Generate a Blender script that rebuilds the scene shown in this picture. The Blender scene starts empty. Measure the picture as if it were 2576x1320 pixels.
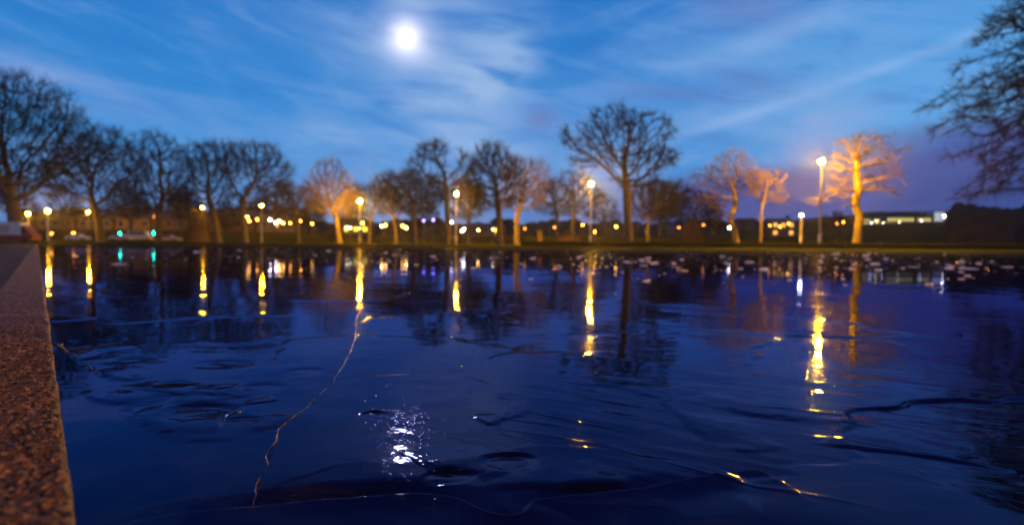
import bpy, bmesh, math, random
import numpy as np
from mathutils import Vector, Matrix

random.seed(7)
RNG = np.random.default_rng(11)
scene = bpy.context.scene
COL = scene.collection
R = math.radians

# ------------------------------------------------------------------ camera
W0, H0 = 2576.0, 1320.0                    # the photograph as measured
F0 = 20.0 / 36.0 * W0
CAMH = 0.32                                # camera height above the ice
PITCH = -math.atan(42.0 / F0)
ROLL = 0.0078
fwd = Vector((0, math.cos(PITCH), math.sin(PITCH)))
rgt0 = Vector((1, 0, 0)); up0 = rgt0.cross(fwd)
rgt = rgt0 * math.cos(ROLL) + up0 * math.sin(ROLL)
upv = up0 * math.cos(ROLL) - rgt0 * math.sin(ROLL)
CAM = Vector((0, 0, CAMH))
FOCUS = 0.98

def ray(x, y):
    return fwd + rgt * ((x - W0 / 2) / F0) + upv * (-(y - H0 / 2) / F0)

def at(x, y, Y):
    d = ray(x, y)
    return CAM + d * (Y / d.y)

def on_plane(x, y, z=0.0):
    d = ray(x, y)
    t = (z - CAMH) / d.z
    return CAM + d * t

cam_d = bpy.data.cameras.new('camera')
cam = bpy.data.objects.new('camera', cam_d)
COL.objects.link(cam)
m = Matrix((rgt, upv, -fwd)).transposed().to_4x4()
m.translation = CAM
cam.matrix_world = m
cam_d.sensor_width = 36.0
cam_d.lens = 20.0
cam_d.clip_start = 0.02
cam_d.clip_end = 60000
cam_d.dof.use_dof = True
cam_d.dof.focus_distance = FOCUS
cam_d.dof.aperture_fstop = 3.0
scene.camera = cam

# ------------------------------------------------------------------ tags
def tag(o, label=None, cat=None, group=None, kind=None):
    if label: o['label'] = label
    if cat: o['category'] = cat
    if group: o['group'] = group
    if kind: o['kind'] = kind
    return o

def empty(name, loc, rz=0.0):
    o = bpy.data.objects.new(name, None)
    o.empty_display_size = 0.2
    o.location = loc
    o.rotation_euler = (0, 0, rz)
    COL.objects.link(o)
    return o

def link_mesh(name, me, mat=None, parent=None, loc=None):
    o = bpy.data.objects.new(name, me)
    if mat is not None:
        me.materials.append(mat)
    COL.objects.link(o)
    if parent is not None:
        o.parent = parent
    if loc is not None:
        o.location = loc
    return o

def copy_tree(o, parent=None):
    c = o.copy()
    COL.objects.link(c)
    c.parent = parent
    for ch in list(o.children):
        copy_tree(ch, c)
    return c

def np_mesh(name, V, Q, smooth=True):
    """V (n,3); Q (m,4) or (m,3) int array."""
    me = bpy.data.meshes.new(name)
    V = np.ascontiguousarray(V, dtype=np.float32)
    Q = np.ascontiguousarray(Q, dtype=np.int32)
    k = Q.shape[1]
    me.vertices.add(len(V)); me.vertices.foreach_set('co', V.ravel())
    me.loops.add(Q.size); me.loops.foreach_set('vertex_index', Q.ravel())
    me.polygons.add(len(Q))
    me.polygons.foreach_set('loop_start', np.arange(len(Q), dtype=np.int32) * k)
    me.polygons.foreach_set('loop_total', np.full(len(Q), k, dtype=np.int32))
    me.polygons.foreach_set('use_smooth', np.full(len(Q), smooth, dtype=bool))
    me.update(calc_edges=True)
    me.validate()
    return me

def grid_faces(nr, nc, flip=False):
    i = np.arange(nr - 1)[:, None]; j = np.arange(nc - 1)[None, :]
    a = i * nc + j
    q = np.stack([a, a + 1, a + nc + 1, a + nc], -1).reshape(-1, 4)
    return q[:, ::-1] if flip else q

# ------------------------------------------------------------------ value noise
def _hash(ix, iy, seed):
    n = (ix.astype(np.int64) * 374761393 + iy.astype(np.int64) * 668265263 + seed * 982451653) & 0xFFFFFFFF
    n = ((n ^ (n >> 13)) * 1274126177) & 0xFFFFFFFF
    n = n ^ (n >> 16)
    return (n & 0xFFFFFF).astype(np.float64) / float(0xFFFFFF)

def vnoise(x, y, seed=0):
    ix = np.floor(x); iy = np.floor(y)
    fx = x - ix; fy = y - iy
    fx = fx * fx * fx * (fx * (fx * 6 - 15) + 10); fy = fy * fy * fy * (fy * (fy * 6 - 15) + 10)
    a = _hash(ix, iy, seed); b = _hash(ix + 1, iy, seed)
    c = _hash(ix, iy + 1, seed); d = _hash(ix + 1, iy + 1, seed)
    return (a * (1 - fx) + b * fx) * (1 - fy) + (c * (1 - fx) + d * fx) * fy

def fbm(x, y, seed=0, octv=4, gain=0.5):
    s = np.zeros_like(x); a = 1.0; t = 0
    c, sn = math.cos(0.6), math.sin(0.6)
    for k in range(octv):
        s += a * (vnoise(x, y, seed + k * 17) - 0.5); t += a
        a *= gain
        x, y = (x * c - y * sn) * 2.03 + 5.1, (x * sn + y * c) * 2.03 + 9.7
    return s / t * 2

def sstep(a, b, x):
    t = np.clip((x - a) / (b - a), 0, 1)
    return t * t * (3 - 2 * t)

# ------------------------------------------------------------------ materials
def mat_new(name):
    mt = bpy.data.materials.new(name)
    mt.use_nodes = True
    nt = mt.node_tree
    b = nt.nodes['Principled BSDF']
    return mt, nt, b

def mat_simple(name, col, rough=0.8, noise=None, var=0.35, bump=0.0, metallic=0.0, col2=None, ior=None):
    mt, nt, b = mat_new(name)
    b.inputs['Roughness'].default_value = rough
    b.inputs['Metallic'].default_value = metallic
    if rough >= 0.88: b.inputs['Specular IOR Level'].default_value = 0.0
    if ior: b.inputs['IOR'].default_value = ior
    if noise is None:
        b.inputs['Base Color'].default_value = (*col, 1)
        return mt
    tc = nt.nodes.new('ShaderNodeTexCoord')
    n = nt.nodes.new('ShaderNodeTexNoise')
    n.inputs['Scale'].default_value = noise
    n.inputs['Detail'].default_value = 6
    n.inputs['Roughness'].default_value = 0.65
    nt.links.new(tc.outputs['Object'], n.inputs['Vector'])
    rp = nt.nodes.new('ShaderNodeValToRGB')
    rp.color_ramp.elements[0].position = 0.3
    rp.color_ramp.elements[1].position = 0.7
    c1 = tuple(c * (1 - var) for c in col)
    c2 = col2 if col2 else tuple(c * (1 + var) for c in col)
    rp.color_ramp.elements[0].color = (*c1, 1)
    rp.color_ramp.elements[1].color = (*c2, 1)
    nt.links.new(n.outputs['Fac'], rp.inputs['Fac'])
    nt.links.new(rp.outputs['Color'], b.inputs['Base Color'])
    if bump:
        bp = nt.nodes.new('ShaderNodeBump')
        bp.inputs['Strength'].default_value = bump
        bp.inputs['Distance'].default_value = 0.03
        nt.links.new(n.outputs['Fac'], bp.inputs['Height'])
        nt.links.new(bp.outputs['Normal'], b.inputs['Normal'])
    return mt

def mat_emit(name, col, s):
    mt = bpy.data.materials.new(name)
    mt.use_nodes = True
    nt = mt.node_tree
    for n in list(nt.nodes): nt.nodes.remove(n)
    e = nt.nodes.new('ShaderNodeEmission')
    e.inputs['Color'].default_value = (*col, 1)
    e.inputs['Strength'].default_value = s
    o = nt.nodes.new('ShaderNodeOutputMaterial')
    nt.links.new(e.outputs[0], o.inputs['Surface'])
    return mt

M = {}
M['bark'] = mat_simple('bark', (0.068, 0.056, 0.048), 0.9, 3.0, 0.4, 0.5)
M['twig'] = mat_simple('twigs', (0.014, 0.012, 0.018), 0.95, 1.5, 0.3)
M['lamplit_bark'] = mat_simple('lamplit_bark', (0.135, 0.105, 0.05), 0.9, 3.0, 0.4, 0.5)  # bark lightened for trees near lamps, lamplight put into the colour
M['pale_twig'] = mat_simple('lamplit_twigs', (0.085, 0.062, 0.040), 0.95, 1.5, 0.3)  # twigs of the same trees, lightened to carry lamplight
M['post'] = mat_simple('lamp_post_paint', (0.36, 0.34, 0.32), 0.6, 4.0, 0.15)
M['dark_metal'] = mat_simple('dark_metal', (0.03, 0.03, 0.035), 0.45, 8.0, 0.2)
M['grass'] = mat_simple('grass', (0.034, 0.040, 0.009), 0.95, 1.2, 0.35, 0.6)
M['hedge'] = mat_simple('hedge_leaves', (0.020, 0.024, 0.012), 0.9, 5.0, 0.5, 1.0)
M['wood'] = mat_simple('woodland', (0.05, 0.032, 0.022), 0.95, 0.5, 0.4)
M['brick'] = mat_simple('brick_wall', (0.10, 0.058, 0.034), 0.9, 0.8, 0.4)
M['stone'] = mat_simple('stone_wall', (0.12, 0.078, 0.05), 0.9, 0.8, 0.4)
M['slate'] = mat_simple('roof_slate', (0.05, 0.045, 0.045), 0.8, 1.0, 0.3)
M['glass_dark'] = mat_simple('dark_glass', (0.015, 0.017, 0.02), 0.08)
M['frame'] = mat_simple('window_frame', (0.30, 0.28, 0.25), 0.6)
M['tarmac'] = mat_simple('tarmac', (0.016, 0.018, 0.032), 0.8, 30.0, 0.5, 0.4)
M['tarmac'].node_tree.nodes['Principled BSDF'].inputs['Specular IOR Level'].default_value = 0.15
M['tyre'] = mat_simple('tyre_rubber', (0.012, 0.012, 0.012), 0.85)
M['rim'] = mat_simple('wheel_rim', (0.35, 0.35, 0.37), 0.35, metallic=0.8)
SODIUM = (1.0, 0.43, 0.003)
M['sodium'] = mat_emit('sodium_bulb', SODIUM, 42000)
M['sodium_soft'] = mat_emit('weaker_sodium_bulb', SODIUM, 6000)
M['sodium_far'] = mat_emit('far_sodium_bulb', SODIUM, 10000)
M['sodium_fill'] = mat_emit('added_fill_sodium_bulb', SODIUM, 34000)
M['sodium_kerb_assumed'] = mat_emit('assumed_footway_sodium_bulb', SODIUM, 8500)  # bulb of the assumed out-of-view lamp that lights the kerb
M['amber'] = mat_emit('amber_bulb', (1.0, 0.42, 0.05), 60)
M['amber_big'] = mat_emit('bright_amber_bulb', (1.0, 0.46, 0.07), 140)
M['orange'] = mat_emit('orange_bulb', (1.0, 0.33, 0.03), 48)
M['orange_dim'] = mat_emit('dim_orange_bulb', (1.0, 0.30, 0.03), 20)
M['white'] = mat_emit('white_bulb', (1.0, 0.86, 0.58), 50)
M['white_post'] = mat_emit('white_lamp_bulb', (0.85, 0.9, 1.0), 260)
M['white_big'] = mat_emit('bright_white_bulb', (1.0, 0.88, 0.62), 120)
M['pale'] = mat_emit('pale_bulb', (1.0, 0.80, 0.36), 22)
M['violet'] = mat_emit('violet_bulb', (0.28, 0.22, 1.0), 12)
M['bluewhite'] = mat_emit('blue_white_bulb', (0.75, 0.75, 1.0), 35)
M['green_lit'] = mat_emit('green_signal', (0.0, 1.0, 0.42), 380)
M['green_dim'] = mat_emit('dim_green_signal', (0.0, 1.0, 0.42), 130)
M['win_warm'] = mat_emit('lit_window_warm', (1.0, 0.45, 0.09), 1.6)
M['win_pale'] = mat_emit('lit_window_pale', (1.0, 0.83, 0.24), 0.75)
M['win_lime'] = mat_emit('lit_window_lime', (1.0, 0.72, 0.06), 2.6)
M['floodlit_white'] = mat_emit('glowing_floodlit_wall', (0.80, 0.86, 1.0), 0.55)  # glow standing in for a floodlit wall
M['moon'] = mat_emit('moon_face', (1.0, 0.95, 0.86), 300)

def mat_ice():
    mt, nt, b = mat_new('pond_ice')
    N = nt.nodes; L = nt.links
    N.remove(b)
    dif = N.new('ShaderNodeBsdfDiffuse'); gl = N.new('ShaderNodeBsdfGlossy')
    gl.inputs['Color'].default_value = (0.30, 0.32, 0.66, 1)
    fr = N.new('ShaderNodeFresnel'); fr.inputs['IOR'].default_value = 1.33
    mxs = N.new('ShaderNodeMixShader')
    L.new(fr.outputs[0], mxs.inputs[0]); L.new(dif.outputs[0], mxs.inputs[1]); L.new(gl.outputs[0], mxs.inputs[2])
    L.new(mxs.outputs[0], N['Material Output'].inputs['Surface'])
    geo = N.new('ShaderNodeNewGeometry')
    n1 = N.new('ShaderNodeTexNoise'); n1.inputs['Scale'].default_value = 1.7; n1.inputs['Detail'].default_value = 5
    L.new(geo.outputs['Position'], n1.inputs['Vector'])
    rp = N.new('ShaderNodeValToRGB')
    rp.color_ramp.elements[0].position = 0.35; rp.color_ramp.elements[0].color = (0.0008, 0.0010, 0.004, 1)
    rp.color_ramp.elements[1].position = 0.75; rp.color_ramp.elements[1].color = (0.0024, 0.0030, 0.010, 1)
    L.new(n1.outputs['Fac'], rp.inputs['Fac'])
    # faint frost smears drawn out across the sheet
    mp = N.new('ShaderNodeMapping'); mp.inputs['Scale'].default_value = (5, 13, 1); mp.inputs['Rotation'].default_value = (0, 0, 0.35)
    L.new(geo.outputs['Position'], mp.inputs['Vector'])
    nf = N.new('ShaderNodeTexNoise'); nf.inputs['Scale'].default_value = 1.0; nf.inputs['Detail'].default_value = 9; nf.inputs['Roughness'].default_value = 0.68; nf.inputs['Distortion'].default_value = 0.6
    L.new(mp.outputs[0], nf.inputs['Vector'])
    fr_ = N.new('ShaderNodeMapRange'); fr_.inputs['From Min'].default_value = 0.52; fr_.inputs['From Max'].default_value = 0.78
    L.new(nf.outputs['Fac'], fr_.inputs['Value'])
    fm = N.new('ShaderNodeMix'); fm.data_type = 'RGBA'
    L.new(fr_.outputs['Result'], fm.inputs[0]); L.new(rp.outputs['Color'], fm.inputs[6]); fm.inputs[7].default_value = (0.010, 0.011, 0.018, 1)
    L.new(fm.outputs[2], dif.inputs['Color'])
    rr = N.new('ShaderNodeMapRange')
    rr.inputs['From Min'].default_value = 0.4; rr.inputs['From Max'].default_value = 0.7
    rr.inputs['To Min'].default_value = 0.018; rr.inputs['To Max'].default_value = 0.07
    n2 = N.new('ShaderNodeTexNoise'); n2.inputs['Scale'].default_value = 3.1; n2.inputs['Detail'].default_value = 4
    L.new(geo.outputs['Position'], n2.inputs['Vector'])
    L.new(n2.outputs['Fac'], rr.inputs['Value'])
    L.new(rr.outputs['Result'], gl.inputs['Roughness'])
    # fine frozen grain, in patches
    n3 = N.new('ShaderNodeTexNoise'); n3.inputs['Scale'].default_value = 95; n3.inputs['Detail'].default_value = 3
    L.new(geo.outputs['Position'], n3.inputs['Vector'])
    n4 = N.new('ShaderNodeTexNoise'); n4.inputs['Scale'].default_value = 2.3; n4.inputs['Detail'].default_value = 3
    L.new(geo.outputs['Position'], n4.inputs['Vector'])
    mr = N.new('ShaderNodeMapRange'); mr.inputs['From Min'].default_value = 0.5; mr.inputs['From Max'].default_value = 0.68
    L.new(n4.outputs['Fac'], mr.inputs['Value'])
    mu = N.new('ShaderNodeMath'); mu.operation = 'MULTIPLY'
    L.new(n3.outputs['Fac'], mu.inputs[0]); L.new(mr.outputs['Result'], mu.inputs[1])
    bp = N.new('ShaderNodeBump'); bp.inputs['Strength'].default_value = 0.35; bp.inputs['Distance'].default_value = 0.0006
    L.new(mu.outputs[0], bp.inputs['Height'])
    for nd in (dif, gl, fr): L.new(bp.outputs['Normal'], nd.inputs['Normal'])
    return mt
M['ice'] = mat_ice()

def mat_chip():
    mt, nt, b = mat_new('frosted_ice_chip')
    b.inputs['Base Color'].default_value = (0.72, 0.66, 0.64, 1)
    b.inputs['Roughness'].default_value = 0.35
    b.inputs['IOR'].default_value = 1.31
    b.inputs['Coat Weight'].default_value = 1.0
    b.inputs['Coat Roughness'].default_value = 0.17
    b.inputs['Coat IOR'].default_value = 1.4
    return mt
M['chip'] = mat_chip()
M['crumb'] = M['chip'].copy(); M['crumb'].name = 'clear_ice_splinter'
M['crumb'].node_tree.nodes['Principled BSDF'].inputs['Base Color'].default_value = (0.03, 0.03, 0.04, 1)
M['shard'] = mat_simple('broken_ice_edge', (0.035, 0.017, 0.008), 0.4, 20.0, 0.5)  # reflected kerb brown and lit edge put into the ice colour

def mat_kerb():
    mt, nt, b = mat_new('aggregate_concrete')
    N = nt.nodes; L = nt.links
    geo = N.new('ShaderNodeNewGeometry')
    vo = N.new('ShaderNodeTexVoronoi'); vo.inputs['Scale'].default_value = 200
    L.new(geo.outputs['Position'], vo.inputs['Vector'])
    rp = N.new('ShaderNodeValToRGB')
    e = rp.color_ramp.elements
    e[0].position = 0.0; e[0].color = (0.015, 0.012, 0.012, 1)
    e[1].position = 1.0; e[1].color = (0.25, 0.14, 0.085, 1)
    a = e.new(0.3); a.color = (0.045, 0.029, 0.023, 1)
    a = e.new(0.75); a.color = (0.10, 0.060, 0.040, 1)
    sx = N.new('ShaderNodeSeparateColor'); L.new(vo.outputs['Color'], sx.inputs[0])
    L.new(sx.outputs[0], rp.inputs['Fac'])
    n = N.new('ShaderNodeTexNoise'); n.inputs['Scale'].default_value = 14; n.inputs['Detail'].default_value = 8
    L.new(geo.outputs['Position'], n.inputs['Vector'])
    mx = N.new('ShaderNodeMix'); mx.data_type = 'RGBA'; mx.blend_type = 'MULTIPLY'
    mx.inputs[0].default_value = 0.7
    r2 = N.new('ShaderNodeValToRGB'); r2.color_ramp.elements[0].position = 0.3; r2.color_ramp.elements[1].position = 0.65
    r2.color_ramp.elements[0].color = (0.35, 0.33, 0.34, 1); r2.color_ramp.elements[1].color = (1.1, 1.0, 0.95, 1)
    L.new(n.outputs['Fac'], r2.inputs['Fac'])
    L.new(rp.outputs['Color'], mx.inputs[6]); L.new(r2.outputs['Color'], mx.inputs[7])
    L.new(mx.outputs[2], b.inputs['Base Color'])
    b.inputs['Roughness'].default_value = 0.6
    b.inputs['Specular IOR Level'].default_value = 0.15
    bp = N.new('ShaderNodeBump'); bp.inputs['Strength'].default_value = 0.8; bp.inputs['Distance'].default_value = 0.002
    L.new(vo.outputs['Distance'], bp.inputs['Height']); bp.invert = True
    L.new(bp.outputs['Normal'], b.inputs['Normal'])
    return mt
M['kerb'] = mat_kerb()

# ------------------------------------------------------------------ world: dusk sky with thin cloud
MOON_PX = (1023, 91)
md = ray(*MOON_PX).normalized()
MOON_AZ = math.atan2(md.x, md.y); MOON_EL = math.asin(md.z)

def az_el(x, y):
    d = ray(x, y).normalized()
    return math.atan2(d.x, d.y), math.asin(d.z)

def build_world():
    w = bpy.data.worlds.new('World'); scene.world = w
    w.use_nodes = True
    nt = w.node_tree
    for n in list(nt.nodes): nt.nodes.remove(n)
    N = nt.nodes; L = nt.links
    def mth(op, a, b=None, c=None, clamp=False):
        n = N.new('ShaderNodeMath'); n.operation = op; n.use_clamp = clamp
        for i, v in enumerate((a, b, c)):
            if v is None: continue
            if isinstance(v, (int, float)): n.inputs[i].default_value = v
            else: L.new(v, n.inputs[i])
        return n.outputs[0]
    def mix(f, a, b):
        n = N.new('ShaderNodeMix'); n.data_type = 'RGBA'; n.clamp_factor = True
        if isinstance(f, (int, float)): n.inputs[0].default_value = f
        else: L.new(f, n.inputs[0])
        for v, i in ((a, 6), (b, 7)):
            if isinstance(v, tuple): n.inputs[i].default_value = (*v, 1)
            else: L.new(v, n.inputs[i])
        return n.outputs[2]
    def ss(a, b, x):
        n = N.new('ShaderNodeMapRange'); n.interpolation_type = 'SMOOTHSTEP'
        n.inputs['From Min'].default_value = a; n.inputs['From Max'].default_value = b
        L.new(x, n.inputs['Value']); return n.outputs['Result']
    tc = N.new('ShaderNodeTexCoord')
    nm = N.new('ShaderNodeVectorMath'); nm.operation = 'NORMALIZE'
    L.new(tc.outputs['Generated'], nm.inputs[0])
    sp = N.new('ShaderNodeSeparateXYZ'); L.new(nm.outputs[0], sp.inputs[0])
    az = mth('ARCTAN2', sp.outputs['X'], sp.outputs['Y'])
    el = mth('ARCSINE', sp.outputs['Z'])
    # sky
    sky = N.new('ShaderNodeTexSky'); sky.sky_type = 'NISHITA'; sky.sun_disc = False
    sky.sun_elevation = MOON_EL; sky.sun_rotation = MOON_AZ
    sky.dust_density = 0.2; sky.ozone_density = 3.0
    rp = N.new('ShaderNodeValToRGB')
    ce = rp.color_ramp.elements
    L.new(mth('MULTIPLY', el, 1 / 1.0, clamp=True), rp.inputs['Fac'])
    ce[0].position = 0.0; ce[0].color = (0.115, 0.190, 0.52, 1)
    ce[1].position = 1.0; ce[1].color = (0.004, 0.014, 0.17, 1)
    for p, c in ((0.06, (0.115, 0.285, 0.69)), (0.14, (0.068, 0.335, 0.80)), (0.24, (0.038, 0.280, 0.74)), (0.40, (0.020, 0.215, 0.67)), (0.55, (0.012, 0.070, 0.46)), (0.75, (0.007, 0.030, 0.30))):
        x = ce.new(p); x.color = (*c, 1)
    # Nishita only lends its gentle variation
    sk = N.new('ShaderNodeMix'); sk.data_type = 'RGBA'; sk.blend_type = 'MULTIPLY'; sk.inputs[0].default_value = 1.0
    L.new(sky.outputs[0], sk.inputs[6]); sk.inputs[7].default_value = (0.006, 0.017, 0.040, 1)
    base = mix(0.12, rp.outputs['Color'], sk.outputs[2])
    # brighter towards the right of the view, where the sun has set
    rb = mth('MULTIPLY', ss(0.1, 0.62, az), ss(0.10, 0.20, el))
    rb = mth('MULTIPLY', rb, mth('SUBTRACT', 1.0, ss(0.25, 0.52, el)))
    base = mix(mth('MULTIPLY', rb, 0.65), base, (0.15, 0.46, 0.90))
    # thin streaky cloud (rotated az/el noise)
    def streak(ang, sx, sy, seed, detail=6, rough=0.55):
        c, s = math.cos(ang), math.sin(ang)
        u = mth('ADD', mth('MULTIPLY', az, c), mth('MULTIPLY', el, s))
        v = mth('SUBTRACT', mth('MULTIPLY', el, c), mth('MULTIPLY', az, s))
        cb = N.new('ShaderNodeCombineXYZ')
        L.new(mth('MULTIPLY', u, sx), cb.inputs[0]); L.new(mth('MULTIPLY', v, sy), cb.inputs[1]); cb.inputs[2].default_value = seed
        n = N.new('ShaderNodeTexNoise'); n.inputs['Scale'].default_value = 1.0
        n.inputs['Detail'].default_value = detail; n.inputs['Roughness'].default_value = rough
        n.inputs['Distortion'].default_value = 0.4
        L.new(cb.outputs[0], n.inputs['Vector'])
        return n.outputs['Fac']
    def blob(x, y, rx, ry, ang=0.0):
        a0, e0 = az_el(x, y)
        c, s = math.cos(ang), math.sin(ang)
        da = mth('SUBTRACT', az, a0); de = mth('SUBTRACT', el, e0)
        u = mth('MULTIPLY', mth('ADD', mth('MULTIPLY', da, c), mth('MULTIPLY', de, s)), F0 / rx)
        v = mth('MULTIPLY', mth('SUBTRACT', mth('MULTIPLY', de, c), mth('MULTIPLY', da, s)), F0 / ry)
        r2 = mth('ADD', mth('MULTIPLY', u, u), mth('MULTIPLY', v, v))
        return mth('EXPONENT', mth('MULTIPLY', r2, -1.0))
    s1 = streak(-0.12, 3.0, 17.0, 1.3)
    s2 = streak(0.30, 2.2, 15.0, 7.7)
    s3 = streak(-0.10, 5.0, 19.0, 3.1, 4, 0.5)
    sl = mth('SUBTRACT', 1.0, ss(-0.05, 0.25, az))
    thin = mth('ADD', mth('MULTIPLY', ss(0.45, 0.75, s1), sl), mth('MULTIPLY', ss(0.45, 0.72, s2), ss(-0.02, 0.25, az)))
    thin = mth('MULTIPLY', thin, mth('SUBTRACT', 1.0, ss(0.35, 0.9, el)))
    base = mix(mth('MULTIPLY', thin, 0.38), base, (0.26, 0.43, 0.80))
    s4 = streak(-0.25, 7.0, 30.0, 12.0, 5, 0.6)
    base = mix(mth('MULTIPLY', ss(0.48, 0.70, s4), 0.26), base, (0.24, 0.42, 0.80))
    base = mix(mth('MULTIPLY', mth('SUBTRACT', 1.0, ss(0.30, 0.5, s4)), 0.34), base, (0.022, 0.17, 0.58))
    # the bright cloud sheet to the right of the moon, with wisps below it
    sheet = mth('ADD', mth('ADD', blob(1190, 150, 260, 95, -0.1), mth('MULTIPLY', blob(1240, 205, 150, 60, 0.45), 0.8)), mth('MULTIPLY', blob(1110, 305, 260, 45, -0.25), 0.9))
    sheet = mth('ADD', sheet, mth('MULTIPLY', blob(900, 340, 170, 34, 0.0), 0.8))
    sheet = mth('ADD', sheet, mth('MULTIPLY', blob(1150, 385, 360, 30, 0.0), 0.7))
    sheet = mth('ADD', sheet, mth('MULTIPLY', blob(1150, 20, 280, 50, 0.1), 0.5))
    sheet = mth('MULTIPLY', sheet, ss(0.30, 0.66, s3))
    edge = mth('SUBTRACT', 1.0, ss(az_el(1310, 200)[0], az_el(1420, 200)[0], mth('ADD', az, mth('MULTIPLY', mth('SUBTRACT', s3, 0.5), 0.16))))
    sheet = mth('MULTIPLY', sheet, edge)
    base = mix(mth('MULTIPLY', sheet, 0.85), base, (0.31, 0.50, 0.83))
    # left low streak, the long diagonal contrail on the right
    base = mix(mth('MULTIPLY', mth('MULTIPLY', blob(180, 215, 230, 26, -0.17), ss(0.3, 0.6, s3)), 0.8), base, (0.25, 0.40, 0.78))
    base = mix(mth('MULTIPLY', mth('MULTIPLY', blob(2130, 205, 420, 13, 0.245), ss(0.2, 0.6, s1)), 0.7), base, (0.33, 0.54, 0.90))
    base = mix(mth('MULTIPLY', mth('MULTIPLY', blob(1900, 110, 420, 34, 0.2), ss(0.3, 0.6, s3)), 0.5), base, (0.30, 0.50, 0.86))
    # small mauve puffs
    pf = mth('ADD', blob(1362, 300, 42, 28), mth('MULTIPLY', blob(1690, 235, 150, 20, -0.1), 0.6))
    pf = mth('ADD', pf, mth('MULTIPLY', blob(1880, 200, 80, 26, -0.2), 0.6))
    pf = mth('ADD', pf, mth('MULTIPLY', blob(1880, 20, 110, 40, -0.2), 0.7))
    base = mix(mth('MULTIPLY', pf, 0.62), base, (0.16, 0.20, 0.50))
    # purple cloud bank low on the right
    top = mth('ADD', mth('ADD', 0.075, mth('MULTIPLY', ss(0.05, 0.75, az), 0.095)), mth('MULTIPLY', mth('SUBTRACT', s3, 0.5), 0.09))
    bank = mth('SUBTRACT', 1.0, ss(-0.035, 0.03, mth('SUBTRACT', el, top)))
    bank = mth('MULTIPLY', bank, ss(-0.05, 0.32, az))
    bcol = mix(ss(0.3, 0.7, s2), (0.040, 0.056, 0.26), (0.085, 0.10, 0.36))
    base = mix(mth('MULTIPLY', bank, 0.9), base, bcol)
    # light of the moon caught in the thin cloud round it
    dm = N.new('ShaderNodeVectorMath'); dm.operation = 'DOT_PRODUCT'
    L.new(nm.outputs[0], dm.inputs[0]); dm.inputs[1].default_value = md
    ang = mth('ARCCOSINE', mth('MINIMUM', dm.outputs['Value'], 0.9999999))
    g1 = mth('EXPONENT', mth('MULTIPLY', mth('MULTIPLY', ang, ang), -1.0 / (0.021 ** 2)))
    g2 = mth('EXPONENT', mth('MULTIPLY', mth('MULTIPLY', ang, ang), -1.0 / (0.040 ** 2)))
    g3 = mth('EXPONENT', mth('MULTIPLY', ang, -1.0 / 0.06))
    add = N.new('ShaderNodeMix'); add.data_type = 'RGBA'; add.blend_type = 'ADD'; add.inputs[0].default_value = 1.0
    L.new(base, add.inputs[6])
    gs = mth('ADD', mth('MULTIPLY', g1, 0.8), mth('MULTIPLY', mth('MULTIPLY', g2, mth('ADD', 0.5, s3)), 0.48))
    gs = mth('ADD', gs, mth('MULTIPLY', g3, 0.07))
    gc = N.new('ShaderNodeVectorMath'); gc.operation = 'SCALE'
    gc.inputs[0].default_value = (1.0, 0.84, 0.66); L.new(gs, gc.inputs['Scale'])
    L.new(gc.outputs[0], add.inputs[7])
    bg = N.new('ShaderNodeBackground'); bg.inputs['Strength'].default_value = 0.94
    L.new(add.outputs[2], bg.inputs['Color'])
    out = N.new('ShaderNodeOutputWorld'); L.new(bg.outputs[0], out.inputs['Surface'])
build_world()

sl = bpy.data.lights.new('moonlight', 'SUN')
sl.energy = 0.02; sl.angle = R(0.5); sl.color = (1.0, 0.94, 0.85)
so = bpy.data.objects.new('moonlight', sl)
so.rotation_euler = (-md).to_track_quat('-Z', 'Y').to_euler()
so.location = (0, 0, 60)
COL.objects.link(so)

MOON_D = 20000.0
bm = bmesh.new(); bmesh.ops.create_uvsphere(bm, u_segments=48, v_segments=24, radius=MOON_D * 0.0086)
me = bpy.data.meshes.new('moon'); bm.to_mesh(me); bm.free()
for p in me.polygons: p.use_smooth = True
mo = link_mesh('moon', me, M['moon'], loc=CAM + md * MOON_D)
tag(mo, 'full moon glowing white through thin cloud high above the pond', 'moon')

# ------------------------------------------------------------------ pond outline and ground
KX, KS = 0.0253, -0.834                   # near kerb edge: x = KX + KS*y
POND = [(KX + KS * -40, -40.0), (KX + KS * 66, 66.0), (39.0, 43.0), (78.0, 33.0), (90.0, -40.0)]

def pond_sd(X, Y):
    """signed distance to the pond outline, negative inside"""
    d = np.full(X.shape, 1e9); inside = np.zeros(X.shape, bool)
    n = len(POND)
    for i in range(n):
        ax, ay = POND[i]; bx, by = POND[(i + 1) % n]
        ex, ey = bx - ax, by - ay
        t = np.clip(((X - ax) * ex + (Y - ay) * ey) / (ex * ex + ey * ey), 0, 1)
        d = np.minimum(d, np.hypot(X - ax - t * ex, Y - ay - t * ey))
        c = (ay > Y) != (by > Y)
        with np.errstate(divide='ignore', invalid='ignore'):
            xx = ex * (Y - ay) / (ey if ey != 0 else 1e-9) + ax
        inside ^= c & (X < xx)
    return np.where(inside, -d, d)

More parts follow.
